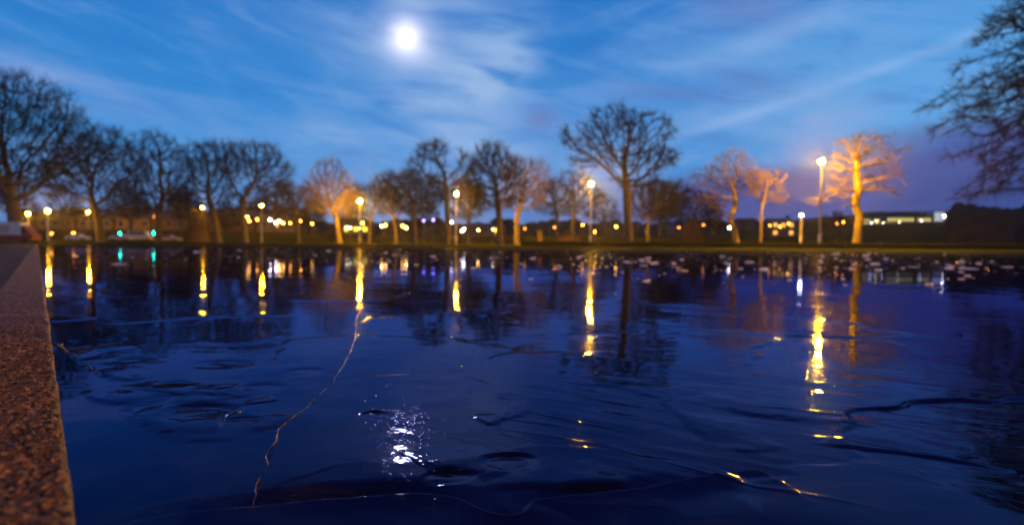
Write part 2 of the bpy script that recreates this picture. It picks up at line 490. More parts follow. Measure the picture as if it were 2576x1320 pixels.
def ground_h(X, Y):
    sd = pond_sd(X, Y)
    h = 0.03 + 0.30 * sstep(0.0, 3.5, sd) + 0.004 * np.clip(sd - 3.5, 0, 120)
    dist = np.hypot(X, Y); az = np.arctan2(X, Y)
    hill = sstep(95, 580, dist) * (19.0 * sstep(0.22, 0.55, az) + 6.0 * sstep(-0.35, 0.2, az) + 1.5)
    hill = np.where(Y > -50, hill, 1.5 * sstep(95, 580, dist))
    h = h + hill + 0.12 * fbm(X * 0.05, Y * 0.05, 3) * sstep(2, 25, sd)
    # level footway on the near left side of the pond
    kx = (X - (KX + KS * Y)) / math.sqrt(1 + KS * KS)
    left = (kx < 0) & (kx > -30) & (Y < 66)
    h = np.where(left, np.minimum(h, 0.055 + 0.012 * np.clip(-kx - 6, 0, 40)), h)
    return np.where(sd < 0, -0.35, np.where(sd < 0.05, np.minimum(h, 0.02), h))

def gz(x, y):
    return float(ground_h(np.array([float(x)]), np.array([float(y)]))[0])

def build_ground():
    rr = [0.0]; r = 0.35
    while r < 20: rr.append(r); r *= 1.12
    while r < 140: rr.append(r); r *= 1.018
    while r < 880: rr.append(r); r *= 1.05
    rr = np.array(rr)
    th = np.radians(np.concatenate([np.arange(-75, 75, 0.5), np.arange(75, 285.01, 3.0)]))
    Rr, T = np.meshgrid(rr, th, indexing='ij')
    X = Rr * np.sin(T); Y = Rr * np.cos(T)
    Z = ground_h(X, Y)
    V = np.stack([X, Y, Z], -1).reshape(-1, 3)
    me = np_mesh('ground', V, grid_faces(len(rr), len(th)))
    o = link_mesh('ground', me, M['grass']); o['kind'] = 'structure'
build_ground()

# paved footway left of the kerb
def strip_mesh(name, lines, mat, kind='structure'):
    V = np.concatenate([np.array(l, float) for l in lines]); n = len(lines[0])
    me = np_mesh(name, V, grid_faces(len(lines), n))
    o = link_mesh(name, me, mat); o['kind'] = kind
    return o
ys = np.concatenate([np.arange(-8, 4, 0.25), np.arange(4, 66, 1.0)])
nrm = 1 / math.sqrt(1 + KS * KS)
def kerb_pt(y, off, z):    # off measured across the kerb, positive to the pond
    return (KX + KS * y + off * nrm, y - off * KS * nrm * -1 if False else y + off * (-KS) * nrm, z)
KW = 0.155
strip_mesh('pavement', [[kerb_pt(y, -KW - w_, 0.088 + 0.004 * (w_ > 3)) for y in ys] for w_ in (0.0, 1.5, 3.2, 6.0)], M['tarmac'])

# kerb: coarse exposed aggregate, chipped arris; dense where the camera is close
def build_kerb():
    prof_off = np.concatenate([[-KW, -KW], np.linspace(-KW + 0.003, -0.004, 62), [0.0, 0.002, 0.003, 0.003]])
    prof_z = np.concatenate([[0.03, 0.094], np.full(62, 0.10), [0.0975, 0.090, 0.06, -0.05]])
    yy = [-1.5]
    while yy[-1] < 66:
        y = yy[-1]
        yy.append(y + (0.0022 if -0.1 < y < 1.2 else 0.0022 + 0.02 * max(y - 1.2, -y - 0.1, 0)))
    yy = np.array(yy)
    OFF, YY = np.meshgrid(prof_off, yy, indexing='xy')
    Z = np.tile(prof_z, (len(yy), 1))
    al = YY / nrm                                  # distance along the kerb
    topm = (Z > 0.085)
    # pebbles: lumps from a jittered cell pattern
    def lumps(sx, seed):
        u = al / sx; v = OFF / sx
        best = np.zeros_like(u)
        iu = np.floor(u); iv = np.floor(v)
        for du in (-1, 0, 1):
            for dv in (-1, 0, 1):
                cu = iu + du; cv = iv + dv
                pu = cu + _hash(cu, cv, seed); pv = cv + _hash(cu, cv, seed + 5)
                rad = 0.25 + 0.5 * _hash(cu, cv, seed + 9)
                d2 = ((u - pu) ** 2 + (v - pv) ** 2) / (rad * rad)
                best = np.maximum(best, np.sqrt(np.clip(1 - d2, 0, 1)) * rad)
        return best * sx
    h = 0.7 * lumps(0.010, 3) + 0.9 * lumps(0.005, 8) + 0.0040 * fbm(al * 18, OFF * 18, 4) - 0.002
    edge = np.exp(-np.abs(OFF) / 0.012)
    h -= edge * 0.004 * np.clip(fbm(al * 30, OFF * 30, 12) + 0.25, 0, 1)
    Zd = Z + np.where(topm, h, 0)
    OFFd = OFF + np.where(OFF > -0.01, 0.003 * fbm(al * 45, Z * 45, 21) + 0.003 * fbm(al * 9, Z * 9, 22), 0)
    X = KX + KS * YY + OFFd * nrm
    Yw = YY + OFFd * (-KS) * nrm
    V = np.stack([X, Yw, Zd], -1).reshape(-1, 3)
    me = np_mesh('kerb', V, grid_faces(len(yy), len(prof_off)))
    o = link_mesh('kerb', me, M['kerb']); o['kind'] = 'structure'
build_kerb()

# ------------------------------------------------------------------ the ice
def poly_sd(X, Y, pts):
    """distance to a polyline, side (+1 on its left), position 0..1 along it"""
    best = np.full(X.shape, 1e9); side = np.zeros(X.shape); pos = np.zeros(X.shape)
    P = np.array(pts, float)
    seg = np.hypot(*(P[1:] - P[:-1]).T); cum = np.concatenate([[0], np.cumsum(seg)]); tot = cum[-1]
    for i in range(len(P) - 1):
        a = P[i]; e = P[i + 1] - a
        t = np.clip(((X - a[0]) * e[0] + (Y - a[1]) * e[1]) / (e @ e), 0, 1)
        dx = X - a[0] - t * e[0]; dy = Y - a[1] - t * e[1]
        d = np.hypot(dx, dy)
        m_ = d < best
        best = np.where(m_, d, best)
        side = np.where(m_, np.sign(e[0] * (Y - a[1]) - e[1] * (X - a[0])), side)
        pos = np.where(m_, (cum[i] + t * seg[i]) / tot, pos)
    return best, side, pos

def smooth_line(P, n=6):
    P = [np.array(p, float) for p in P]
    Q = [2 * P[0] - P[1]] + P + [2 * P[-1] - P[-2]]
    out = []
    for i in range(1, len(Q) - 2):
        for k in range(n):
            t = k / n
            out.append(0.5 * ((2 * Q[i]) + (-Q[i - 1] + Q[i + 1]) * t + (2 * Q[i - 1] - 5 * Q[i] + 4 * Q[i + 1] - Q[i + 2]) * t * t + (-Q[i - 1] + 3 * Q[i] - 3 * Q[i + 1] + Q[i + 2]) * t ** 3))
    out.append(P[-1])
    return [tuple(p) for p in out]

def ice_pts(px, n=1):
    P = [tuple(on_plane(x, y)[:2]) for x, y in px]
    return smooth_line(P, n) if n > 1 else P

CRACK = ice_pts([(912, 770), (897, 800), (893, 845), (880, 885), (856, 930), (832, 965), (790, 1005), (748, 1045), (702, 1080), (692, 1112), (672, 1142), (676, 1168), (660, 1190), (648, 1228), (634, 1268)])
LIP = ice_pts([(300, 1318), (450, 1294), (600, 1281), (700, 1272), (860, 1260), (1000, 1250), (1060, 1249), (1110, 1254), (1160, 1264), (1205, 1288), (1250, 1303), (1295, 1304), (1326, 1290), (1340, 1269), (1400, 1259), (1510, 1247), (1620, 1235), (1750, 1210), (1850, 1189), (1905, 1184), (1945, 1200), (1985, 1226), (2020, 1250), (2060, 1270)], 4)
RIDGES = [
    ([(290, 972), (380, 984), (470, 996), (560, 992), (650, 1000)], 0.0022, 0.010, 0.05),
    ([(180, 820), (330, 812), (520, 800), (760, 792)], 0.0030, 0.020, 0.12),
    ([(240, 940), (300, 955), (360, 958)], 0.0022, 0.010, 0.04),
    ([(620, 1092), (690, 1075), (760, 1040)], 0.0020, 0.016, 0.05),
    ([(470, 858), (600, 866), (720, 850), (800, 842)], 0.0022, 0.014, 0.07),  # (pixels, height m, width of the slope that faces the viewer, fall behind)
    ([(270, 975), (340, 1045), (410, 1087), (500, 1108), (600, 1096), (700, 1058)], 0.0030, 0.020, 0.10),
    ([(1640, 990), (1700, 1035), (1760, 1088), (1815, 1122)], 0.0022, 0.016, 0.07),
    ([(1560, 985), (1700, 1003), (1900, 1042), (2080, 1062), (2330, 1095)], 0.0024, 0.022, 0.10),
    ([(2036, 1104), (2080, 1118), (2250, 1136), (2420, 1162), (2590, 1195)], 0.0042, 0.014, 0.12),
    ([(1080, 1192), (1130, 1180), (1190, 1190), (1240, 1214)], 0.0030, 0.016, 0.05),
    ([(1190, 1040), (1215, 1060), (1248, 1070)], 0.0025, 0.010, 0.03),
    ([(1440, 960), (1560, 975), (1680, 1010)], 0.0020, 0.020, 0.10),
    ([(1180, 1222), (1260, 1226), (1340, 1222), (1500, 1228), (1620, 1218)], 0.0040, 0.018, 0.06),
    ([(140, 868), (190, 900), (245, 938), (300, 968)], 0.0040, 0.010, 0.10),
    ([(360, 985), (420, 998), (500, 990), (560, 1003)], 0.0016, 0.006, 0.05),
    ([(600, 1015), (650, 1012), (710, 1003)], 0.0016, 0.006, 0.04),
    ([(560, 880), (640, 884), (720, 870)], 0.0018, 0.010, 0.05),
    ([(1590, 870), (1640, 878), (1680, 874)], 0.0016, 0.016, 0.06),
    ([(1820, 1125), (1900, 1130), (1990, 1120)], 0.0022, 0.014, 0.06),
]
OVALS = [(430, 968, 52, 13, 0.0016), (505, 1036, 108, 30, 0.0040), (655, 975, 74, 18, 0.0018), (940, 1043, 46, 14, 0.0030),
         (1280, 1164, 80, 27, 0.0036), (1130, 1200, 75, 20, 0.0022), (330, 905, 60, 12, 0.0020), (560, 915, 90, 13, 0.0022), (760, 935, 60, 13, 0.0016), (600, 1058, 70, 16, 0.0018)]

def plates(X, Y, size, seed):
    """thin sheets frozen together: each cell a little tilted and a little high or low"""
    wx = X + 0.10 * fbm(X * 5, Y * 5, seed + 40, 3); wy = Y + 0.10 * fbm(X * 5, Y * 5, seed + 50, 3)
    u = wx / size; v = wy / size
    iu = np.floor(u); iv = np.floor(v)
    acc = np.zeros_like(u); wt = np.zeros_like(u)
    d1 = np.full(u.shape, 9.0)
    for du in (-1, 0, 1):
        for dv in (-1, 0, 1):
            cu = iu + du; cv = iv + dv
            pu = cu + 0.1 + 0.8 * _hash(cu, cv, seed); pv = cv + 0.1 + 0.8 * _hash(cu, cv, seed + 1)
            d = np.hypot(u - pu, v - pv); d1 = np.minimum(d1, d)
    for du in (-1, 0, 1):
        for dv in (-1, 0, 1):
            cu = iu + du; cv = iv + dv
            pu = cu + 0.1 + 0.8 * _hash(cu, cv, seed); pv = cv + 0.1 + 0.8 * _hash(cu, cv, seed + 1)
            d = np.hypot(u - pu, v - pv)
            hgt = 0.0013 * (_hash(cu, cv, seed + 2) - 0.5) + size * ((u - pu) * 0.012 * (_hash(cu, cv, seed + 3) - 0.5) + (v - pv) * 0.018 * (_hash(cu, cv, seed + 4) - 0.5))
            w_ = np.exp(-(d - d1) * 90.0)
            acc += w_ * hgt; wt += w_
    return acc / wt

_a = on_plane(1560, 985); _b = on_plane(2330, 1095)
STREAK_DIR = Vector((_b.x - _a.x, _b.y - _a.y)).normalized()

def ice_height(X, Y):
    dist = np.hypot(X, Y)
    h = 0.0008 * fbm(X * 1.3, Y * 1.3, 31, 2)
    mid = sstep(1.05, 1.5, Y) * (1 - 0.70 * sstep(2.5, 6.5, dist))
    patch = sstep(-0.10, 0.30, fbm(X * 1.1 + 4, Y * 1.6, 77, 3))
    left = 1 - sstep(-0.25, 0.15, X + 0.25 * (Y - 1))
    pane = (1 - sstep(-0.42, -0.30, X + 0.45 * (Y - 0.9))) * (1 - sstep(1.0, 1.15, Y))    # the newly frozen smooth pane
    rough = 1 - 0.92 * np.clip(pane, 0, 1)
    h += 0.00028 * fbm(X * 5, Y * 9, 41, 3) * (0.3 + 0.7 * mid) * rough
    h += 0.00018 * fbm(X * 13, Y * 26, 51, 3) * np.maximum(patch, 0.85 * left) * mid
    h += 0.00006 * fbm(X * 34, Y * 60, 57, 3) * np.maximum(patch, 0.6 * left) * mid
    h += 0.00055 * fbm(X * 2.2 + 0.3 * Y, Y * 3.4, 63, 2) * sstep(1.2, 3.0, Y)
    h += plates(X, Y, 0.66, 417) * rough * (1 - 0.7 * sstep(1.6, 5, dist))
    # wrinkles drawn out along one direction on the right hand sheet
    u = X * STREAK_DIR.x + Y * STREAK_DIR.y; v = -X * STREAK_DIR.y + Y * STREAK_DIR.x
    n = fbm(u * 2.6, v * 15, 91, 3)
    ridge = np.clip(1 - np.abs(n) * 5.0, 0, 1) ** 2
    zone = sstep(-0.15, 0.15, X) * sstep(0.62, 0.8, Y) * (1 - 0.75 * sstep(1.15, 1.7, Y))
    h += (0.0011 * n + 0.0009 * ridge * sstep(-0.1, 0.3, fbm(X * 3, Y * 3, 95, 2))) * zone
    h += 0.0010 * fbm(X * 4.5 + 0.8 * Y, Y * 7.0, 97, 2) * (1 - sstep(1.2, 1.6, Y)) * rough
    return h

def ice_features(X, Y):
    h = np.zeros_like(X)
    jx = 0.006 * fbm(X * 28, Y * 28, 101, 3); jy = 0.008 * fbm(X * 28, Y * 28, 111, 3)
    Xj = X + jx; Yj = Y + jy
    for cx, cy, rx, ry, dep in OVALS:
        c = on_plane(cx, cy); e1 = on_plane(cx + rx, cy); e2 = on_plane(cx, cy - ry)
        ax = (e1 - c).length; ay = abs(e2.y - c.y)
        rr = np.sqrt(((Xj - c.x) / ax) ** 2 + ((Yj - c.y) / ay) ** 2)
        far = 0.35 + 0.65 * sstep(-0.5, 0.6, (Yj - c.y) / ay + 0.4 * fbm(X * 12, Y * 12, int(cx), 2))
        h -= 1.3 * dep * far * (1 - sstep(0.55, 1.0, rr))
    for px, A, w, fall in RIDGES:
        pl = ice_pts(px, 5)
        d, s, t = poly_sd(Xj, Yj, pl)
        # signed distance measured to the far side, faded smoothly away from the line
        sd = d * s
        end = sstep(0, 0.25, t) * sstep(0, 0.25, 1 - t)
        var = 0.45 + 0.55 * sstep(-0.3, 0.4, fbm(X * 8, Y * 8, int(px[0][0]) + 3, 2))
        up = sstep(-w, w * 0.6, sd) * (1 - sstep(w * 0.6, fall * 2.2, sd))
        h += A * 1.25 * end * var * up
    # the crack: plate on its right stands proud with a sharp broken edge
    d, s, t = poly_sd(X + 0.6 * jx, Y + 0.6 * jy, CRACK)
    sd = d * s + 0.003 * fbm(X * 70, Y * 70, 5, 3)
    on = sstep(0.0, 0.12, t) * (1 - sstep(0.97, 1.0, t))
    amp = 0.0024 * on * (0.3 + 0.7 * sstep(0.3, 0.9, t))
    h += amp * sstep(-0.001, 0.004, sd) * (1 - sstep(0.004, 0.15, sd))
    # front plate: rounded lip, and the dip where the plate beyond it bends up again
    d, s, t = poly_sd(X, Y, LIP)
    sd = d * s + 0.0015 * fbm(X * 30, Y * 30, 9, 3)
    lift = (0.0050 - 0.0014 * sstep(0.45, 0.6, t)) * (0.45 + 0.55 * sstep(0.05, 0.35, t)) * sstep(0.0, 0.1, t) * (1 - sstep(0.9, 1.0, t))
    h += lift * np.where(sd < 0, np.clip(1 + sd / 0.085, 0, 1) ** 2, 1 - sstep(0.0, 0.006, sd))
    c1 = on_plane(900, 1230).x; c2 = on_plane(1500, 1235).x; c3 = on_plane(1120, 1240).x
    wedge = np.exp(-((X - c1) / 0.13) ** 2) + 0.55 * np.exp(-((X - c2) / 0.10) ** 2)
    wd = 0.058 + 0.02 * fbm(X * 6, X * 0 + 3, 15, 2)
    h -= wedge * 0.0085 * np.where(sd > 0, sstep(0.0, 0.004, sd) * (1 - sstep(0.004, 1, np.clip(sd / wd, 0, 1))), 0)
    # hollow on the near side of the right hand tip
    tip = on_plane(1850, 1228)
    h -= 0.0025 * np.exp(-(((X - tip.x) * 0.85 + (Y - tip.y) * 0.5) / 0.085) ** 2 - (((Y - tip.y) * 0.85 - (X - tip.x) * 0.5) / 0.03) ** 2)
    # bumpy patch under the moon
    mp = on_plane(1005, 1110)
    pm = np.exp(-(((X - mp.x) / 0.10) ** 2 + ((Y - mp.y) / 0.13) ** 2))
    h += pm * (0.0011 * fbm(X * 11, Y * 17, 121, 2) + 0.00020 * fbm(X * 34, Y * 40, 127, 2) + 0.00006 * fbm(X * 130, Y * 130, 131, 2))
    return h

def build_ice():
    r = [0.26]
    while r[-1] < 0.55: r.append(r[-1] * 1.0030)
    while r[-1] < 1.35: r.append(r[-1] * 1.0021)
    while r[-1] < 4.0: r.append(r[-1] * 1.0060)
    while r[-1] < 112: r.append(r[-1] * 1.022)
    r = np.array(r)
    th = np.radians(np.concatenate([np.arange(-64, -46, 0.6), np.arange(-46, 46, 0.095), np.arange(46, 100, 1.0)]))
    Rr, T = np.meshgrid(r, th, indexing='ij')
    X = Rr * np.sin(T); Y = Rr * np.cos(T)
    Z = ice_height(X, Y)
    nn = int(np.searchsorted(r, 3.4))
    Z[:nn] += ice_features(X[:nn], Y[:nn])
    V = np.stack([X, Y, Z], -1).reshape(-1, 3)
    me = np_mesh('pond_ice', V, grid_faces(len(r), len(th)))
    o = link_mesh('pond_ice', me, M['ice']); o['kind'] = 'structure'
    print('ice verts', len(V))
build_ice()

def ice_z(x, y):
    X = np.array([float(x)]); Y = np.array([float(y)])
    return float((ice_height(X, Y) + ice_features(X, Y))[0])

# small air blisters frozen in the surface
def build_bubbles():
    spots = []
    def cloud(cx, cy, sx, sy, n, r0, r1):
        for _ in range(n):
            x = random.gauss(cx, sx); y = random.gauss(cy, sy)
            if y < 690 or y > 1310: continue
            p = on_plane(x, y)
            spots.append((p.x, p.y, random.uniform(r0, r1)))
    cloud(1000, 1062, 45, 22, 240, .0010, .0024)
    cloud(980, 1140, 40, 40, 80, .0010, .0022)
    cloud(1010, 1105, 26, 22, 70, .0010, .0026)
    cloud(1130, 1000, 70, 18, 45, .0012, .0022)
    cloud(930, 1060, 110, 45, 60, .0010, .0020)
    cloud(1090, 1030, 120, 50, 60, .0010, .0020)
    cloud(905, 880, 18, 40, 40, .0018, .0034)
    cloud(1145, 850, 24, 40, 50, .002, .004)
    cloud(1478, 840, 24, 60, 50, .002, .004)
    cloud(2060, 910, 24, 50, 50, .002, .004)
    cloud(2050, 1020, 60, 14, 40, .0012, .0022)
    cloud(2095, 1085, 30, 16, 16, .0012, .0022)
    cloud(797, 850, 8, 26, 18, .002, .004)
    cloud(1300, 1080, 500, 120, 260, .0008, .0020)
    cloud(1600, 900, 500, 90, 260, .0015, .0035)
    cloud(600, 900, 250, 90, 160, .0015, .0035)
    V = []; Q = []
    X = np.array([s[0] for s in spots]); Y = np.array([s[1] for s in spots])
    Z0 = ice_height(X, Y) + ice_features(X, Y)
    k = 0
    for (x, y, rad), z in zip(spots, Z0):
        rad *= 1.8; hgt = rad * random.uniform(0.02, 0.065)
        rings = [(1.0, -0.1), (0.8, 0.36), (0.5, 0.75), (0.15, 0.978)]
        el_ = random.uniform(0.8, 1.3)
        for q, zz in rings:
            for a in range(10):
                an = a * math.tau / 10
                V.append((x + rad * q * math.cos(an) * el_, y + rad * q * math.sin(an), z + hgt * zz - 0.00002))
        for rg in range(3):
            for a in range(10):
                b_ = (a + 1) % 10
                Q.append((k + rg * 10 + a, k + rg * 10 + b_, k + rg * 10 + 10 + b_, k + rg * 10 + 10 + a))
        Q.append((k + 30, k + 32, k + 34, k + 37))
        k += 40
    me = np_mesh('ice_blisters', np.array(V), np.array(Q))
    o = link_mesh('ice_blisters', me, M['ice'])
    o['kind'] = 'stuff'
build_bubbles()

# chips and plates of broken ice lying about on the far ice
def chip_mesh(seed, plate=False):
    rnd = random.Random(seed)
    n = rnd.randint(6, 9)
    rad = [rnd.uniform(0.55, 1.0) for _ in range(n)]
    a0 = rnd.uniform(0, 6)
    V = []; rings = ((1.0, 0.0), (1.0, 0.20), (0.86, 0.30), (0.5, 0.335), (0.2, 0.345)) if not plate else ((1.0, 0.0), (1.0, 0.05), (0.9, 0.075), (0.5, 0.085), (0.2, 0.088))
    for q, z in rings:
        for i in range(n):
            a = a0 + i * math.tau / n
            V.append((rad[i] * q * math.cos(a), rad[i] * q * math.sin(a) * 0.8, z))
    F = []
    for rg in range(len(rings) - 1):
        for i in range(n):
            j = (i + 1) % n
            F.append((rg * n + i, rg * n + j, rg * n + n + j, rg * n + n + i))
    F.append(tuple((len(rings) - 1) * n + i for i in range(n)))
    me = bpy.data.meshes.new('ice_chip'); me.from_pydata(V, [], F); me.update()
    for p in me.polygons: p.use_smooth = abs(p.normal.z) > 0.5
    me.materials.append(M['chip'])
    return me
CHIPS = [chip_mesh(s) for s in range(7)]
PLATES = [chip_mesh(s + 50, True) for s in range(4)]

def put_chip(me, x, y, s, tilt, label, name, group):
    o = bpy.data.objects.new(name, me)
    o.location = (x, y, 0.001)
    o.rotation_euler = (random.gauss(0.03, tilt), random.gauss(0, tilt), random.uniform(0, 6.28))
    o.scale = (s, s, s * random.uniform(0.5, 1.2))
    COL.objects.link(o)
    tag(o, label, 'ice chip' if name == 'ice_chip' else 'ice plate', group)
def scatter_chips():
    n = 0
    def drop(cx, cy, sx, sy, k, s0, s1, label):
        nonlocal n
        for _ in range(k):
            for _t in range(20):
                x = random.gauss(cx, sx); y = random.gauss(cy, sy)
                hy = 608 + 0.0078 * x
                if y - hy < 11 or x < 130 or x > 2600: continue
                p = on_plane(x, y)
                if pond_sd(np.array([p.x]), np.array([p.y]))[0] > -0.6: continue
                put_chip(random.choice(CHIPS), p.x, p.y, random.lognormvariate(-3.75, 0.55) * (0.7 + p.y / 14) * (s0 + s1) / 0.06, 0.10, label, 'ice_chip', 'ice chips strewn over the far ice')
                n += 1
                break
    g = 'scattered ice chip '
    drop(2090, 655, 55, 22, 39, .02, .04, g + 'in front of the nearest tall lamp')
    drop(2170, 658, 60, 20, 17, .02, .04, g + 'below the amber lit tree')
    drop(1490, 648, 60, 22, 29, .02, .04, g + 'in front of the lamp beside the tallest tree')
    drop(1640, 658, 80, 20, 21, .02, .04, g + 'in front of the tallest far bank tree')
    drop(1830, 658, 80, 22, 18, .02, .04, g + 'in front of the crooked amber trunk')
    drop(2420, 671, 50, 17, 21, .03, .06, g + 'under the drooping branches')
    drop(2330, 658, 120, 22, 14, .02, .04, g + 'below the long lit building')
    drop(1250, 643, 140, 18, 21, .02, .04, g + 'in front of the pair of trunks mid bank')
    drop(950, 648, 120, 26, 18, .02, .04, g + 'below the lamps left of the middle')
    drop(450, 643, 220, 24, 12, .02, .04, g + 'below the green signals')
    for cx, cy, s, lab in ((2435, 676, .16, 'large flat plate of frosted ice under the drooping branches'),
                           (2300, 672, .10, 'flat frosted ice plate below the long lit building'),
                           (1620, 668, .10, 'flat frosted ice plate in front of the tallest tree'),
                           (1700, 672, .09, 'flat frosted ice plate right of the tallest trunk'),
                           (1245, 648, .12, 'flat frosted ice plate in front of the dark paired trunks'),
                           (300, 665, .13, 'flat frosted ice plate near the first green signal reflection'),
                           (2530, 672, .12, 'frosted ice plate at the far right of the pond')):
        p = on_plane(cx, cy)
        put_chip(PLATES[n % 4], p.x, p.y, s * p.y / 9, 0.02, lab, 'ice_plate', 'flat ice plates on the far ice'); n += 1
scatter_chips()

# two upright broken edges by the kerb
def crumbs():
    """countless small splinters between the chips"""
    V = []; F = []; k = 0
    rnd = random.Random(99)
    base = [[v.co.copy() for v in me.vertices] for me in CHIPS]
    faces = [[tuple(p.vertices) for p in me.polygons] for me in CHIPS]
    for _ in range(1900):
        x = rnd.uniform(140, 2590)
        hy = 608 + 0.0078 * x
        y = hy + 11 + abs(rnd.gauss(0, 24))
        if rnd.random() > 0.25 + 0.75 * float(vnoise(np.array([x / 90.0]), np.array([y / 16.0]), 5)[0]) ** 1.5: continue
        p = on_plane(x, y)
        if pond_sd(np.array([p.x]), np.array([p.y]))[0] > -0.4: continue
        sc = rnd.uniform(.012, .03) * (0.7 + p.y / 12)
        q = rnd.randrange(len(base))
        rot = Matrix.Rotation(rnd.uniform(0, 6.28), 3, 'Z') @ Matrix.Rotation(rnd.gauss(0, .05), 3, 'X') @ Matrix.Rotation(rnd.gauss(0, .05), 3, 'Y')
        for v in base[q]:
            c = rot @ v * sc
            V.append((c.x + p.x, c.y + p.y, c.z + 0.001))
        F += [tuple(i + k for i in f) for f in faces[q]]
        k += len(base[q])
    me = bpy.data.meshes.new('ice_crumbs'); me.from_pydata(V, [], F); me.update()
    for p in me.polygons: p.use_smooth = abs(p.normal.z) > 0.5
    o = link_mesh('ice_crumbs', me, M['crumb']); o['kind'] = 'stuff'
crumbs()

def crack_edge():
    """the broken edge of the plate, a thin upright sliver with its lit brown put into the colour"""
    P = smooth_line(CRACK, 14)
    P = np.array(P)
    seg = np.concatenate([[0], np.cumsum(np.hypot(*(P[1:] - P[:-1]).T))]); t = seg / seg[-1]
    P[:, 0] += 0.004 * fbm(seg * 30, seg * 0 + 1, 3, 4); P[:, 1] += 0.006 * fbm(seg * 30, seg * 0 + 7, 13, 4)
    z = ice_height(P[:, 0], P[:, 1]) + ice_features(P[:, 0], P[:, 1])
    hh = 0.0035 * np.clip(0.30 + 0.75 * vnoise(seg * 45, seg * 0, 4) * vnoise(seg * 9, seg * 0 + 3, 8) * 1.6, 0, 1) * sstep(0, 0.15, t) * (1 - sstep(0.985, 1, t)) - 0.0012 * sstep(0.55, 0.35, vnoise(seg * 14, seg * 0 + 9, 21)) 
    wd = 0.0006 + 0.0018 * vnoise(seg * 25, seg * 0 + 5, 9)
    V = []; n = len(P)
    for k in range(n):
        V += [(P[k, 0], P[k, 1], z[k] - 0.002), (P[k, 0] + 0.0004, P[k, 1], z[k] + hh[k]), (P[k, 0] + wd[k], P[k, 1] + wd[k] * .6, z[k] + hh[k] * .8), (P[k, 0] + wd[k] * 1.3, P[k, 1] + wd[k], z[k] - 0.002)]
    F = []
    for i in range(n - 1):
        for k in range(4):
            F.append((4 * i + k, 4 * i + 4 + k, 4 * i + 4 + (k + 1) % 4, 4 * i + (k + 1) % 4))
    me = bpy.data.meshes.new('cracked_ice_edge'); me.from_pydata(V, [], F); me.update()
    o = link_mesh('cracked_ice_edge', me, M['shard'])
    tag(o, 'long thin brown broken edge winding across the near ice to the front plate', 'ice edge')
crack_edge()

def shard(px, hgt, label):
    P = [on_plane(x, y) for x, y in px]
    V = []; n = len(P)
    for i, p in enumerate(P):
        hh = hgt * (0.6 + 0.4 * math.sin(2.1 * i + 1.0))
        dv = Vector((0.25, 0.9, 0)) * 0.006
        V += [(p.x, p.y, -0.004), (p.x + 0.003, p.y + 0.004, hh), (p.x + dv.x, p.y + dv.y + 0.004, hh * 0.9), (p.x + dv.x, p.y + dv.y, -0.004)]
    F = []
    for i in range(n - 1):
        for k in range(4):
            F.append((4 * i + k, 4 * i + 4 + k, 4 * i + 4 + (k + 1) % 4, 4 * i + (k + 1) % 4))
    F += [(3, 2, 1, 0), (4 * n - 4, 4 * n - 3, 4 * n - 2, 4 * n - 1)]
    me = bpy.data.meshes.new('ice_shard'); me.from_pydata(V, [], F); me.update()
    o = link_mesh('ice_shard', me, M['shard'])
    tag(o, label, 'ice shard', 'broken ice edges by the kerb')
shard([(138, 872), (152, 878), (166, 889), (180, 897), (192, 906)], 0.0075, 'brown upright broken ice edge touching the kerb')
shard([(214, 922), (224, 931), (236, 936), (246, 943)], 0.006, 'short dark broken ice edge a little out from the kerb')

# ------------------------------------------------------------------ trees (grown by space colonisation)
def tubes(P0, P1, R0, R1, n):
    d = P1 - P0
    L_ = np.linalg.norm(d, axis=1, keepdims=True); L_[L_ < 1e-9] = 1e-9
    d = d / L_
    ref = np.where(np.abs(d[:, 2:3]) > 0.9, np.array([[1.0, 0, 0]]), np.array([[0, 0, 1.0]]))
    u = np.cross(d, ref); u /= np.linalg.norm(u, axis=1, keepdims=True)
    v = np.cross(d, u)
    a = np.arange(n) * 2 * math.pi / n
    c = np.cos(a)[None, :, None]; s = np.sin(a)[None, :, None]
    ring = u[:, None, :] * c + v[:, None, :] * s
    A = P0[:, None, :] + ring * R0[:, None, None]
    B = P1[:, None, :] + ring * R1[:, None, None]
    V = np.concatenate([A, B], 1).reshape(-1, 3)
    k = np.arange(len(P0))[:, None] * 2 * n
    i = np.arange(n)[None, :]; j = (i + 1) % n
    Q = np.stack([k + i, k + n + i, k + n + j, k + j], -1).reshape(-1, 4)
    return V, Q

